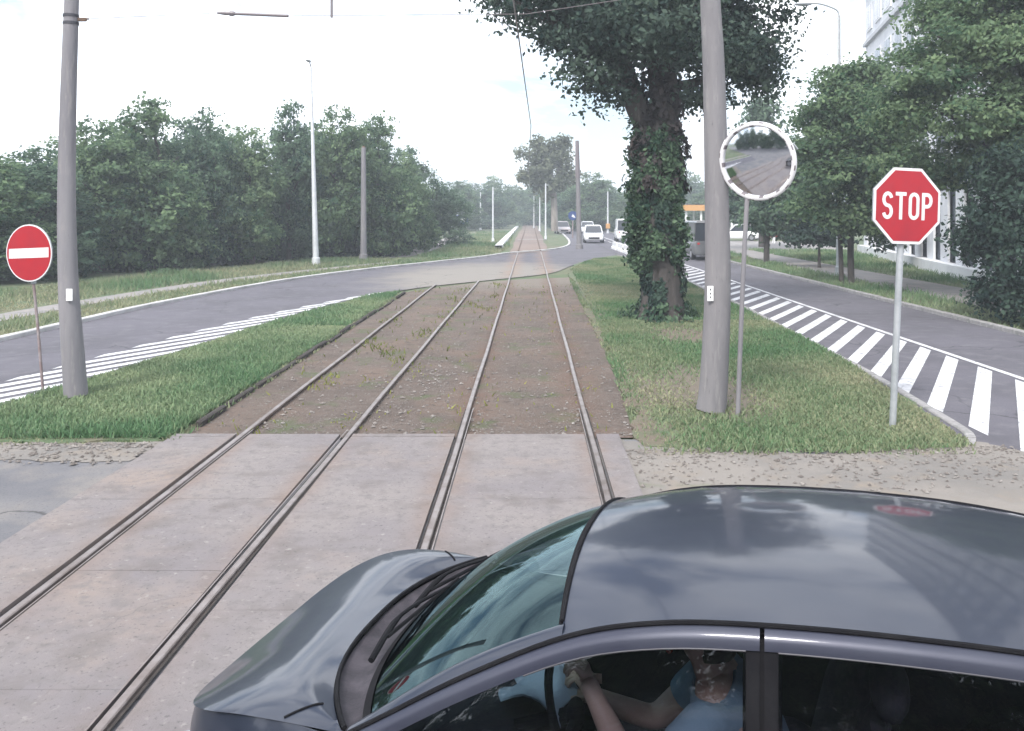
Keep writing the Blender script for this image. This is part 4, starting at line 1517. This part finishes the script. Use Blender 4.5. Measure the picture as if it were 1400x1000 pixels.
# ------------------------------------------------------------------ far vehicles
def vehicle(name, label, cat, paint, x, y, heading, L=4.1, W=1.68, Ht=1.46, van=False, group=None):
    """heading: direction the front points, in degrees from +x"""
    t = thing(name, label, cat, (x, y, -.045), R(heading), group)
    hw = W / 2
    bz = Ht * (.58 if not van else .50)
    st = [(-.5, .62, .30, .82), (-.485, .80, .24, .92), (-.40, bz, .22, 1.0), (-.1, bz, .22, 1.0), (.2, bz * .99, .22, 1.0), (.36, bz * .90, .22, .98), (.46, bz * .80, .24, .93), (.497, bz * .62, .32, .84)]
    if van:
        st = [(-.5, Ht * .5, .32, .95), (-.49, bz, .28, 1.0), (-.1, bz, .26, 1.0), (.3, bz, .26, 1.0), (.43, bz * .9, .26, .98), (.48, bz * .8, .28, .94), (.5, bz * .6, .34, .86)]
    rings = []
    for u, zt, zb, s in st:
        w = hw * s
        zt = max(zt, zb + .25)
        rings.append([(u * L, -w * .92, zb), (u * L, -w, zb + .12), (u * L, -w, zt - .12), (u * L, -w * .9, zt), (u * L, w * .9, zt), (u * L, w, zt - .12), (u * L, w, zb + .12), (u * L, w * .92, zb)])
    g = MB()
    g.loft(rings)
    g.build('body', paint, t, angle=50)

    def cab(z0, z1, r0, r1, f0, f1, w0, w1, nm, m):
        g = MB()
        g.loft([[(r0 * L, -w0 * hw, z0), (f0 * L, -w0 * hw, z0), (f0 * L + .06, 0, z0), (f0 * L, w0 * hw, z0), (r0 * L, w0 * hw, z0)],
                [(r1 * L, -w1 * hw, z1), (f1 * L, -w1 * hw, z1), (f1 * L + .06, 0, z1), (f1 * L, w1 * hw, z1), (r1 * L, w1 * hw, z1)]])
        return g.build(nm, m, t, angle=40)
    if van:
        cab(bz - .02, Ht - .1, -.47, -.46, .40, .27, .94, .86, 'windows', M['farglass'])
        cab(Ht - .1, Ht, -.475, -.46, .275, .24, .88, .80, 'roof', paint)
        for s_ in (-1, 1):
            g = MB()
            g.box((-.20 * L, s_ * hw * .925, (bz + Ht) / 2 - .05), (.5 * L, .06, Ht - bz - .04))
            g.build('side_panel', paint, t)
    else:
        cab(bz - .02, Ht - .08, -.44, -.34, .20, .05, .9, .74, 'windows', M['farglass'])
        cab(Ht - .08, Ht, -.345, -.30, .055, .02, .75, .66, 'roof', paint)
        g = MB()
        for s_ in (-1, 1):
            for r0, r1 in ((-.44, -.34), (.20, .05), (-.13, -.13)):
                g.tube([(r0 * L, s_ * hw * .9, bz - .02), (r1 * L, s_ * hw * .745, Ht - .06)], .035, 6)
        g.build('pillars', paint, t)
    for u in (-.30, .31):
        for s_ in (-1, 1):
            g = MB()
            g.disc((u * L, s_ * (hw - .19), .30), .30, (0, s_, 0), .20, 18)
            w = g.build('wheel', M['tyre'], t)
            g = MB()
            g.disc((u * L, s_ * (hw - .19 + .19), .30), .18, (0, s_, 0), .02, 14)
            g.build('rim', M['alloy'], w)
    for s_ in (-1, 1):
        g = MB()
        g.ball((.47 * L, s_ * hw * .68, bz * .74), (.10, .17, .085))
        g.build('headlight', M['lamp'], t)
        g = MB()
        g.ball((-.49 * L, s_ * hw * .76, bz * .86), (.06, .12, .10))
        g.build('tail_light', M['taillamp'], t)
    g = MB()
    g.box((.495 * L, 0, .42), (.05, W * .55, .16), bev=.02)
    g.build('grille', M['black'], t)
    return t


CG = 'cars on the far right road'
vehicle('car', 'white car coming towards the junction, nearest on the far road', 'car', M['white_car'], P(811, 73), 73, -92, W=1.62, group=CG)
vehicle('car', 'second white car following behind the nearest white car', 'car', M['white_car'], P(803, 104), 104, -92, group=CG)
vehicle('car', 'pale beige car left of the dark topped far mast', 'car', M['pink_car'], P(769, 104), 104, -85, W=1.6, group=CG)
vehicle('van', 'white van half hidden behind the ivy covered trunk', 'van', M['white_car'], P(855, 76), 76, 88, L=4.6, W=1.75, Ht=1.95, van=True, group=CG)
vehicle('van', 'dark grey van on the right road behind the concrete mast', 'van', M['dark_van'], P(962, 47.5), 47.5, 90, L=4.5, W=1.85, Ht=2.05, van=True, group=CG)
vehicle('car', 'white car parked by the canopy right of the concrete mast', 'car', M['white_car'], P(1008, 78), 78, 170, L=3.9, group='cars parked by the canopy')
vehicle('car', 'red car parked beside the slim roadside tree', 'car', M['red_car'], P(1046, 82), 82, 10, L=4.0, group='cars parked by the canopy')
# ------------------------------------------------------------------ the dark car right in front of the tram
CAR_AT = (-.33, 3.2, -.03)
CAR_RZ = R(164.5)
car = thing('car', 'dark blue grey car stopped across the tram track in the foreground, driver inside', 'car', CAR_AT, CAR_RZ)

SEAM = smooth_line([(.03, .682, .955), (-.10, .672, 1.03), (-.334, .640, 1.160), (-.62, .602, 1.290), (-.87, .602, 1.358), (-1.14, .602, 1.386), (-1.5, .598, 1.396), (-1.9, .584, 1.382), (-2.3, .556, 1.325), (-2.62, .52, 1.22)], 6)


def seam(x):
    return curve_at(SEAM, x, 1), curve_at(SEAM, x, 2)


def cowl_rear(t):              # lower edge of the windscreen glass
    return (.0 + .12 * (1 - abs(t) ** 2.4), .625 * t, .955)


def cowl_front(t):             # rear edge of the bonnet
    return (.035 + .215 * (1 - abs(t) ** 2.6), .662 * t, .958)


XH = -.60                      # header
def header(t, xx=XH):
    yz = seam(xx)
    w = yz[0] - .055
    return (xx + .035 * (1 - t * t), w * t, yz[1] + .095 * (1 - t * t) + .012)


# windscreen
NT = 24
rows = []
for i in range(13):
    s = i / 12
    row = []
    for k in range(NT + 1):
        t = -1 + 2 * k / NT
        a_, c_ = cowl_rear(t), header(t)
        bz = .035 * math.sin(math.pi * s)
        row.append((lerp(a_[0], c_[0], s) + bz * .45, lerp(a_[1], c_[1], s) * (1 + .02 * math.sin(math.pi * s)), lerp(a_[2], c_[2], s) + bz))
    rows.append(row)
WS = rows
g = MB()
g.grid(rows)
ws = g.build('windscreen', M['screen'], car, angle=180)
# black ceramic border along the glass
g = MB()
def off(p, dz=.003):
    return (p[0] + dz * .5, p[1], p[2] + dz)
g.grid([[off(p) for p in WS[0]], [off(tuple(lerp(a_, b_, .55) for a_, b_ in zip(p, q))) for p, q in zip(WS[0], WS[1])]])
g.grid([[off(p) for p in WS[12]], [off(tuple(lerp(a_, b_, .35) for a_, b_ in zip(p, q))) for p, q in zip(WS[12], WS[11])]])
g.build('glass_border', M['black'], ws, angle=180)

# scuttle panel below the glass and two wipers
g = MB()
rows = []
for i in range(5):
    s = i / 4
    row = []
    for k in range(NT + 1):
        t = -1 + 2 * k / NT
        a_, c_ = cowl_front(t), cowl_rear(t)
        row.append((lerp(a_[0], c_[0], s), lerp(a_[1], c_[1], s), lerp(a_[2] - .012, c_[2] - .004, s) - .022 * math.sin(math.pi * s)))
    rows.append(row)
g.grid(rows)
sc = g.build('scuttle', M['cowl'], car, angle=180)
g = MB()
g.tube([(p[0] + .004, p[1], p[2] + .002) for p in [cowl_front(-1 + 2 * k / NT) for k in range(NT + 1)]], .008, 6)
g.build('bonnet_gap', M['black'], sc)
for y0, y1 in ((.30, -.22), (-.12, -.56)):
    g = MB()
    pa = cowl_rear(y0 / .625)
    pb = cowl_rear(y1 / .625)
    A_ = Vector(pa) + Vector((.03, 0, .012))
    B_ = Vector(pb) + Vector((-.06, 0, .055))
    Mi = A_.lerp(B_, .45) + Vector((.03, 0, .03))
    g.tube(smooth_line([tuple(A_), tuple(Mi), tuple(B_)], 5), [.011] * 5 + [.007] * 6, 7)
    q = (B_ - A_).normalized()
    g.tube([tuple(Mi - q * .12 + Vector((-.02, 0, -.012))), tuple(B_ + q * .08 + Vector((0, 0, -.004)))], .007, 6)
    g.build('wiper', M['black'], car)

# bonnet and front wings: from the scuttle to the nose
HOODB = [(.02, .668, .945), (.20, .680, .958), (.38, .675, .955), (.52, .645, .93), (.63, .56, .89), (.70, .41, .85), (.735, .22, .822), (.745, 0, .815)]
hb = smooth_line(HOODB, 4)
hb = hb + [(x, -y, z) for x, y, z in hb[-2::-1]]
NB = len(hb) - 1
rows = []
for i in range(11):
    s = i / 10
    row = []
    for k in range(NB + 1):
        t = 1 - 2 * k / NB
        a_ = cowl_front(t)
        a_ = (a_[0] + .012, a_[1] * 1.01, a_[2] - .002)
        c_ = hb[k]
        bulge = .03 * math.sin(math.pi * (s * .85 + .15)) * (1 - abs(t) ** 3) * (1 if s > 0 else 0) * min(1, s * 4)
        row.append((lerp(a_[0], c_[0], s), lerp(a_[1], c_[1], s), lerp(a_[2], c_[2], s) + bulge))
    rows.append(row)
g = MB()
g.grid(rows, flip=True)
g.build('bonnet', M['paint'], car, angle=180)
# bonnet shut line
for sg in (1, -1):
    g = MB()
    ln = []
    for i in range(2, 10):
        k = int(NB * .10) if sg > 0 else NB - int(NB * .10)
        p = rows[i][k]
        ln.append((p[0], p[1], p[2] + .001))
    g.tube(ln, .004, 5)
    g.build('bonnet_shut_line', M['black'], car)

# body sides: rings from the waist line down
OUT = [(.757, 0), (.747, .24), (.715, .43), (.64, .575), (.53, .66), (.38, .70), (.2, .715), (-.2, .725), (-.8, .735), (-1.4, .735), (-2.0, .72), (-2.45, .68), (-2.72, .56), (-2.82, .32), (-2.85, 0)]
ol = smooth_line(OUT, 3)
ol = ol + [(x, -y) for x, y in ol[-2:0:-1]]


def top_z(x):
    return curve_at([(.757, .81), (.705, .846), (.63, .886), (.52, .926), (.38, .951), (.2, .954), (0, .93), (-.3, .90), (-1.4, .90), (-2.4, .92), (-2.9, .93)], x)


rings = []
for f, ins, bulge in ((0, .10, 0), (.10, .03, 0), (.35, 0.0, .02), (.62, .0, .03), (.80, .008, .025), (.92, .022, .012), (1.0, .045, 0)):
    ring = []
    for x, y in ol:
        zt = top_z(x)
        z = lerp(.17, zt, f)
        n = Vector((x * .35 if abs(x) > .7 else 0, y)).normalized() if (abs(x) > .7 or abs(y) > .01) else Vector((0, 0))
        k = ins - (bulge if x < .4 else bulge * .3)
        ring.append((x - n.x * k, y - n.y * k, z))
    rings.append(ring)
g = MB()
g.loft(rings, caps=False)
g.build('body', M['paint'], car, angle=60)
g = MB()
g.poly([(x * .96, y * .9) for x, y in ol], .18)
g.v = [(a_, b_, .2) for a_, b_, _ in g.v]
g.build('underbody', M['black'], car, smooth=False)

# roof skin
rows = []
xs_ = [XH + .0, -.68, -.78, -.9, -1.05, -1.25, -1.5, -1.75, -2.0, -2.2, -2.36]
for x in xs_:
    w, zz = seam(x)
    row = []
    cr = curve_at([(-.6, .107), (-.78, .085), (-1.05, .062), (-1.6, .058), (-2.4, .065)], x)
    for k in range(NT + 1):
        t = -1 + 2 * k / NT
        row.append((x + (.035 if x == XH else .02 if x == -.68 else 0) * (1 - t * t), w * t, zz + cr * (1 - abs(t) ** 2.3)))
    rows.append(row)
ROOFROWS = rows
g = MB()
g.grid(rows)
rf = g.build('roof', M['paint'], car, angle=180)
g = MB()
g.tube([(p[0] + .004, p[1], p[2] + .001) for p in rows[0][1:-1]], .007, 6)
g.build('header_seal', M['black'], rf)
g = MB()                        # dark headlining
g.grid([[(p[0], p[1] * .97, p[2] - .035) for p in r_] for r_ in rows], flip=True)
g.build('headlining', M['cabin'], car, angle=180)
# rear screen and tail
g = MB()
rows = []
for i in range(7):
    s = i / 6
    row = []
    for k in range(NT + 1):
        t = -1 + 2 * k / NT
        a_ = ROOFROWS[-1][k]
        c_ = (-2.70 - .06 * (1 - t * t), .56 * t, .93)
        row.append(tuple(lerp(p, q, s) for p, q in zip(a_, c_)))
    rows.append(row)
g.grid(rows)
g.build('rear_screen', M['farglass'], car, angle=180)

for sg, nm in ((1, 'near'), (-1, 'far')):
    # A pillar between glass and roof seam
    g = MB()
    rows = []
    for i in range(13):
        s = i / 12
        p = WS[i][NT] if sg > 0 else WS[i][0]
        x = lerp(.03, XH, s)
        y, z = seam(x)
        q = (x, sg * (y - .004), z + .001)
        row = []
        for k in range(5):
            f = k / 4
            row.append((lerp(p[0], q[0], f), lerp(p[1], q[1], f), lerp(p[2], q[2], f) + .014 * math.sin(math.pi * f)))
        rows.append(row)
    g.grid(rows, flip=(sg < 0))
    g.build('windscreen_pillar', M['paint'], car, angle=180)
    # black seal along the roof seam
    g = MB()
    ln = [(x, sg * (y + .003), z - .003) for x, y, z in SEAM if x > -2.4]
    g.tube(ln, .0075, 7)
    g.build('roof_seal', M['black'], car)

    def frame_rows(x0, x1, n=22):
        r0 = []
        for i in range(n + 1):
            x = lerp(x0, x1, i / n)
            y, z = seam(x)
            r0.append([(x, sg * (y + .006), z - .008), (x + .0, sg * (y + .022), z - .016), (x, sg * (y + .032), z - .034), (x, sg * (y + .036), z - .056), (x, sg * (y + .030), z - .058)])
        return r0
    for x0, x1, kind in ((.02, -1.138, 'front_door'), (-1.150, -2.30, 'rear_door')):
        g = MB()
        fr = frame_rows(x0, x1)
        g.grid(fr, flip=(sg > 0))
        # lower door skin is part of the side; add the vertical post of the frame
        xe = x1 + .035 if kind == 'front_door' else x0 - .035
        y, z = seam(xe)
        a0 = x1 if kind == 'front_door' else x0
        y0_, z0_ = seam(a0)
        g.add([(a0, sg * (y0_ + .028), z0_ - .056), (xe, sg * (y + .028), z - .056), (xe, sg * .715, .90), (a0, sg * .715, .90)], [(0, 1, 2, 3) if sg > 0 else (3, 2, 1, 0)], 1)
        dr = g.build(kind, [M['frame_gloss'], M['black']], car, angle=60)
        # window glass
        g = MB()
        rr = []
        nn = 20
        xa, xb = (x0 - .03, x1 + .035) if kind == 'front_door' else (x0 - .035, x1 + .02)
        for i in range(nn + 1):
            x = lerp(xa, xb, i / nn)
            y, z = seam(x)
            top = (x, sg * (y + .026), z - .056)
            zb_ = .895
            if top[2] < zb_ + .01:
                zb_ = top[2] - .01
            bot = (x, sg * .718, zb_)
            rr.append([tuple(lerp(a_, b_, f) + (sg * .012 * math.sin(math.pi * f) if j == 1 else 0) for j, (a_, b_) in enumerate(zip(top, bot))) for f in (0, .25, .5, .75, 1)])
        g.grid(rr, flip=(sg > 0))
        g.build('window', M['window'], dr, angle=180)
        g = MB()
        g.tube([(r_[0][0], r_[0][1] + sg * .008, r_[0][2] - .002) for r_ in rr if (r_[0][0] < -.45)], .0032, 6)
        g.build('window_trim', M['trim'], dr)
        g = MB()
        xh = x1 + .16
        g.box((xh, sg * .775, .80), (.19, .035, .03), bev=.008)
        g.build('door_handle', M['paint'], dr)
    # mirrors, head and tail lamps, wheels
    g = MB()
    g.ball((-.10, sg * (.80 if sg > 0 else .77), .87), (.07, .10, .06))
    g.tube([(-.08, sg * .69, .86), (-.09, sg * .76, .865)], .03, 8)
    g.build('door_mirror', M['paint'], car)
    g = MB()
    g.ball((.60, sg * .555, .70), (.17, .12, .085))
    g.build('headlight', M['lamp'], car)
    g = MB()
    g.ball((-2.72, sg * .52, .80), (.09, .12, .14))
    g.build('tail_light', M['taillamp'], car)
    for xw in (.30, -2.12):
        g = MB()
        g.disc((xw, sg * .57, .30), .335, (0, sg, 0), .165, 28)
        g.build('wheel_arch', M['black'], car)
        g = MB()
        rg = []
        for q, o_ in ((.19, 0), (.27, .0), (.30, .03), (.30, .15), (.275, .185), (.20, .185)):
            rg.append([(xw + q * math.cos(s), sg * (.575 + o_), .30 + q * math.sin(s)) for s in [2 * math.pi * k / 28 for k in range(28)]])
        g.loft(rg)
        w = g.build('wheel', M['tyre'], car)
        g = MB()
        g.disc((xw, sg * .757, .30), .195, (0, sg, 0), .012, 24)
        g.disc((xw, sg * .766, .30), .06, (0, sg, 0), .014, 14)
        g.build('rim', M['alloy'], w)
g = MB()
g.box((.745, 0, .50), (.10, .95, .16), bev=.03)
g.build('grille', M['black'], car)

# centre posts between the front and rear doors
for sg in (1, -1):
    g = MB()
    y, z = seam(-1.145)
    g.box((-1.145, sg * .655, 1.12), (.10, .03, .46), bev=.008)
    g.v = [(a_, b_ + sg * (.69 - (c_ - .90) / .44 * .07 - .655) - sg * .012, c_) for a_, b_, c_ in g.v]
    g.build('centre_post', M['black'], car)
# cabin
g = MB()
g.box((-1.2, 0, .24), (2.6, 1.25, .05))
for sg in (-1, 1):
    g.box((-1.2, sg * .665, .55), (2.5, .03, .64))
g.box((-.02, 0, .55), (.04, 1.25, .62))
g.box((-2.5, 0, .6), (.05, 1.2, .6))
g.build('cabin_tub', M['cabin'], car, smooth=False)
g = MB()
rows = []
for k in range(17):
    y = -.62 + 1.24 * k / 16
    b0 = .10 * (1 - abs(y / .62) ** 2.4)
    rows.append([(.0 + b0 - .02, y, .915), (-.18, y, .915 - .01 * abs(y)), (-.34, y, .885), (-.40, y, .83), (-.36, y, .66), (-.30, y, .5)])
g.grid(rows, flip=True)
g.build('dashboard', M['cabin'], car, angle=60)
for sy in (.31, -.33):
    g = MB()
    g.box((-1.10, sy, .46), (.50, .46, .17), bev=.06)
    s_ = g.build('seat', M['seatcloth'], car, angle=60)
    g = MB()
    rings = []
    for z, xx, w, th in ((.46, -1.36, .20, .05), (.52, -1.37, .23, .08), (.75, -1.42, .235, .075), (.95, -1.47, .20, .06), (1.0, -1.48, .15, .045)):
        rings.append([(xx + th * math.cos(a_) * .9, sy + w * math.copysign(abs(math.sin(a_)) ** .6, math.sin(a_)), z) for a_ in [2 * math.pi * k / 16 for k in range(16)]])
    g.loft(rings)
    g.build('backrest', M['seatcloth'], s_, angle=60)
    g = MB()
    g.ball((-1.49, sy, 1.12), (.055, .13, .085))
    g.tube([(-1.48, sy - .05, .98), (-1.485, sy - .05, 1.06)], .008, 6)
    g.tube([(-1.48, sy + .05, .98), (-1.485, sy + .05, 1.06)], .008, 6)
    g.build('headrest', M['seatcloth'], s_)
g = MB()
g.box((-2.02, 0, .46), (.46, 1.18, .18), bev=.06)
g.box((-2.30, 0, .72), (.14, 1.16, .46), bev=.05)
g.build('rear_bench', M['seatcloth'], car, angle=60)
# steering wheel, tilted
g = MB()
wc = Vector((-.575, .31, .90))
wu = Vector((0, 1, 0))
wv = Vector((.36, 0, .93)).normalized()
wv = Vector((.42, 0, .91)).normalized()
RW = .178
g.tube([wc + (wu * math.cos(s) + wv * math.sin(s)) * RW for s in [2 * math.pi * k / 32 for k in range(33)]], .014, 8, caps=False)
g.ball(wc, (.03, .05, .05))
for s in (R(0), R(180), R(270)):
    g.tube([wc, wc + (wu * math.cos(s) + wv * math.sin(s)) * RW], .011, 6)
g.tube([wc, wc + Vector((.24, 0, -.09))], .028, 8)
g.build('steering_wheel', M['black'], car)

# crumpled pale blue sheet of mesh over the dashboard in front of the wheel
g = MB()
rows = []
rc = random.Random(6)
for i in range(9):
    row = []
    for k_i in range(11):
        s_, t_ = i / 8, k_i / 10
        x = lerp(-.33, -.545, s_) + .02 * math.sin(t_ * 9)
        y = lerp(.36, .03, t_) - .10 * (1 - s_) * (.5 - t_) + .015 * math.sin(s_ * 8)
        row.append((x, y, .905 + .035 * math.sin(math.pi * s_) + .012 * math.sin(7 * t_ + 5 * s_) + rc.uniform(-.006, .006)))
    rows.append(row)
g.grid(rows)
g.grid([[(x, y, z - .006) for x, y, z in r_] for r_ in rows], flip=True)
M['cloth'] = mat('pale blue cloth', (.42, .47, .54), [((.34, .39, .47), 7, .45, .65)], .9)
cl_o = g.build('cloth', M['cloth'], None, angle=80)
cl_o.location = CAR_AT
cl_o.rotation_euler = (0, 0, CAR_RZ)
tag(cl_o, 'crumpled pale blue cloth on the dashboard of the dark foreground car', 'cloth')

# ------------------------------------------------------------------ the driver


def skin_mesh(name, joints, links, m, parent, sub=2, root=0):
    me = bpy.data.meshes.new(name)
    me.from_pydata([j[0] for j in joints], links, [])
    o = bpy.data.objects.new(name, me)
    COL.objects.link(o)
    o.parent = parent
    me.materials.append(m)
    sk = o.modifiers.new('Skin', 'SKIN')
    sk.use_smooth_shade = True
    ss = o.modifiers.new('Subsurf', 'SUBSURF')
    ss.levels = sub
    ss.render_levels = sub
    if not me.skin_vertices:
        me.skin_vertices.new()
    for i, j in enumerate(joints):
        r = j[1]
        me.skin_vertices[0].data[i].radius = r if isinstance(r, tuple) else (r, r)
        me.skin_vertices[0].data[i].use_root = (i == root)
    return o


# pose in the car's own frame (x forward, y towards the tram), built in world place under the person's Empty
person = thing('person', 'driver in a pale blue shirt in the foreground car one bare arm raised', 'person', CAR_AT, CAR_RZ)
hip = (-1.13, .31, .58)
J = [(hip, (.15, .12)), ((-1.13, .31, .72), (.14, .11)), ((-1.09, .31, .90), (.15, .115)), ((-1.03, .31, 1.02), (.13, .095)), ((-1.0, .31, 1.085), .055), ((-.975, .31, 1.13), .055),
     ((-.955, .31, 1.185), (.075, .09)), ((-.945, .31, 1.25), (.072, .088)), ((-.935, .31, 1.155), (.055, .06)),
     # left (near) arm: 9..14, raised forearm
     ((-1.0, .47, 1.03), .062), ((-.90, .50, .945), .052), ((-.765, .48, .868), .043), ((-.715, .455, .95), .041), ((-.655, .425, 1.035), .029), ((-.63, .41, 1.075), (.036, .02)),
     # right arm
     ((-1.0, .15, 1.03), .062), ((-.89, .12, .90), .052), ((-.80, .13, .82), .043), ((-.70, .165, .86), .038), ((-.615, .19, .90), .027), ((-.585, .20, .925), (.034, .02)),
     # legs
     ((-1.08, .40, .58), .095), ((-.72, .41, .60), .075), ((-.52, .41, .42), .05), ((-.38, .41, .30), .04), ((-1.08, .22, .58), .095), ((-.72, .21, .60), .075), ((-.50, .21, .42), .05), ((-.36, .21, .30), .04)]
LK = [(0, 1), (1, 2), (2, 3), (3, 4), (4, 5), (5, 6), (6, 7), (6, 8), (3, 9), (9, 10), (10, 11), (11, 12), (12, 13), (13, 14), (3, 15), (15, 16), (16, 17), (17, 18), (18, 19), (19, 20),
      (0, 21), (21, 22), (22, 23), (23, 24), (0, 25), (25, 26), (26, 27), (27, 28)]
skin_mesh('body', J, LK, M['skin'], person)
# hands: fingers curled over the rim
for hb_, sgy in (((-.63, .41, 1.075), 1), ((-.585, .20, .925), -1)):
    jo = [((hb_[0] - .012, hb_[1], hb_[2] - .02), (.034, .018)), ((hb_[0] + .005, hb_[1], hb_[2] + .012), (.038, .014))]
    lk = [(0, 1)]
    for q, ln in ((-.032, .82), (-.011, 1), (.011, .95), (.031, .75)):
        b0 = Vector((hb_[0] + .008, hb_[1] + q, hb_[2] + .025))
        p1 = b0 + Vector((.030 * ln, 0, .018))
        p2 = p1 + Vector((.024 * ln, 0, -.016))
        p3 = p2 + Vector((.004, 0, -.022 * ln))
        i0 = len(jo)
        jo += [(tuple(b0), .0095), (tuple(p1), .009), (tuple(p2), .0082), (tuple(p3), .007)]
        lk += [(1, i0), (i0, i0 + 1), (i0 + 1, i0 + 2), (i0 + 2, i0 + 3)]
    i0 = len(jo)
    th = Vector((hb_[0] - .008, hb_[1] - .034 * sgy, hb_[2] - .012))
    jo += [(tuple(th), .011), (tuple(th + Vector((.026, -.018 * sgy, .006))), .0098), (tuple(th + Vector((.050, -.012 * sgy, -.004))), .008)]
    lk += [(0, i0), (i0, i0 + 1), (i0 + 1, i0 + 2)]
    skin_mesh('hand', jo, lk, M['skin'], person, 1)
# face: nose, brow, mouth, ears
g = MB()
g.tube([(-.862, .31, 1.225), (-.842, .31, 1.185), (-.862, .31, 1.175)], [.008, .016, .012], 8)
g.build('nose', M['skin'], person)
g = MB()
for s_ in (-1, 1):
    g.ball((-.872, .31 + s_ * .031, 1.215), (.012, .014, .010))
g.build('eyes', M['signwhite'], person)
g = MB()
g.ball((-.868, .31, 1.143), (.012, .026, .008))
g.build('mouth', M['taillamp'], person)
for s_ in (-1, 1):
    g = MB()
    g.ball((-.955, .31 + s_ * .082, 1.195), (.022, .010, .032))
    g.build('ear', M['skin'], person)
g = MB()
rings = []
for k in range(10):
    q = k / 9
    z = lerp(1.15, 1.325, q)
    f = math.sqrt(max(.02, 1 - ((q - .35) / .67) ** 2))
    x_off = -.968 - .012 * (1 - q)
    rings.append([(x_off + .098 * f * math.cos(s) * (.15 if math.cos(s) > 0 and q < .62 else 1), .31 + .086 * f * math.sin(s), z) for s in [2 * math.pi * i / 20 for i in range(20)]])
g.loft(rings)
g.build('hair', M['hair'], person)
# shirt and trousers follow the body a little outside it
k = .012
JS = [((-1.13, .31, .62), (.155, .125)), ((-1.13, .31, .74), (.155, .122)), ((-1.09, .31, .90), (.165, .128)), ((-1.035, .31, 1.015), (.145, .107)), ((-1.01, .31, 1.06), (.075, .07)),
      ((-1.0, .47, 1.03), .075), ((-.93, .495, .965), .067), ((-.89, .50, .94), .066), ((-1.0, .15, 1.03), .075), ((-.91, .125, .925), .067), ((-.88, .122, .89), .066)]
skin_mesh('shirt', JS, [(0, 1), (1, 2), (2, 3), (3, 4), (3, 5), (5, 6), (6, 7), (3, 8), (8, 9), (9, 10)], M['shirt'], person)
JT = [((-1.12, .31, .585), (.16, .13)), ((-1.06, .40, .59), .108), ((-.72, .41, .608), .088), ((-.52, .41, .42), .064), ((-.41, .41, .32), .055), ((-1.06, .22, .59), .108), ((-.72, .21, .608), .088), ((-.50, .21, .42), .064), ((-.39, .21, .32), .055)]
skin_mesh('trousers', JT, [(0, 1), (1, 2), (2, 3), (3, 4), (0, 5), (5, 6), (6, 7), (7, 8)], M['trousers'], person)
# ------------------------------------------------------------------ air, sky, sun, camera
g = MB()
g.box((0, 120, 15.0), (1060, 1300, 32.6))
hz = g.build('haze', bpy.data.materials.new('haze'), None, smooth=False)
hz['kind'] = 'stuff'
hm = hz.data.materials[0]
hm.use_nodes = True
hm.node_tree.nodes.clear()
out = hm.node_tree.nodes.new('ShaderNodeOutputMaterial')
pv = hm.node_tree.nodes.new('ShaderNodeVolumePrincipled')
pv.inputs['Color'].default_value = (.84, .91, 1, 1)
pv.inputs['Density'].default_value = HAZE
hm.node_tree.links.new(pv.outputs[0], out.inputs['Volume'])

w = bpy.data.worlds.new('World')
SC.world = w
w.use_nodes = True
nt = w.node_tree
bg = nt.nodes['Background']
sky = nt.nodes.new('ShaderNodeTexSky')
sky.sky_type = 'NISHITA'
sky.sun_disc = False
SUN_EL, SUN_AZ = R(43), R(-158)    # azimuth of the sun, measured from +y towards +x
sky.sun_elevation = SUN_EL
sky.sun_rotation = SUN_AZ
sky.air_density = 1.0
sky.dust_density = 1.5
tcn = nt.nodes.new('ShaderNodeTexCoord')
mp = nt.nodes.new('ShaderNodeMapping')
mp.inputs['Scale'].default_value = (1, 1, 2.2)
nt.links.new(tcn.outputs['Generated'], mp.inputs['Vector'])
f, _ = noise_mix(nt, mp.outputs['Vector'], 2.6, .385, .53, 7.0, .6, .4)
f2, _ = noise_mix(nt, mp.outputs['Vector'], 4.5, .30, .70, 6.0, .6, .2)
cl = mix_col(nt, f2, (CLOUD * .62, CLOUD * .66, CLOUD * .74), (CLOUD * 1.15, CLOUD * 1.16, CLOUD * 1.18))
skyc = mix_col(nt, f, sky.outputs[0], cl)
nt.links.new(skyc, bg.inputs['Color'])
bg.inputs['Strength'].default_value = .12

sun = bpy.data.lights.new('sun', 'SUN')
sun.energy = SUNE
sun.angle = R(12)
sun.color = (1, .96, .9)
so = bpy.data.objects.new('sun', sun)
COL.objects.link(so)
sdir = Vector((math.sin(SUN_AZ) * math.cos(SUN_EL), math.cos(SUN_AZ) * math.cos(SUN_EL), math.sin(SUN_EL)))
so.rotation_euler = (-sdir).to_track_quat('-Z', 'Y').to_euler()
so.location = (0, 0, 60)

cam = bpy.data.cameras.new('camera')
cam.sensor_width = 36
cam.lens = 36 * F / 1400
cam.shift_x = -25 / 1400
cam.shift_y = -209 / 1400
cam.clip_start = .1
cam.clip_end = 3000
co = bpy.data.objects.new('camera', cam)
COL.objects.link(co)
co.location = (0, 0, H)
co.rotation_euler = (R(90), 0, 0)
SC.camera = co
SC.view_settings.view_transform = 'Standard'
SC.view_settings.look = 'None'
SC.view_settings.gamma = 1
SC.view_settings.use_curve_mapping = False
SC.view_settings.exposure = EXPO
SC.cycles.max_bounces = 8
SC.cycles.diffuse_bounces = 3
SC.cycles.transparent_max_bounces = 12
SC.cycles.volume_bounces = 0
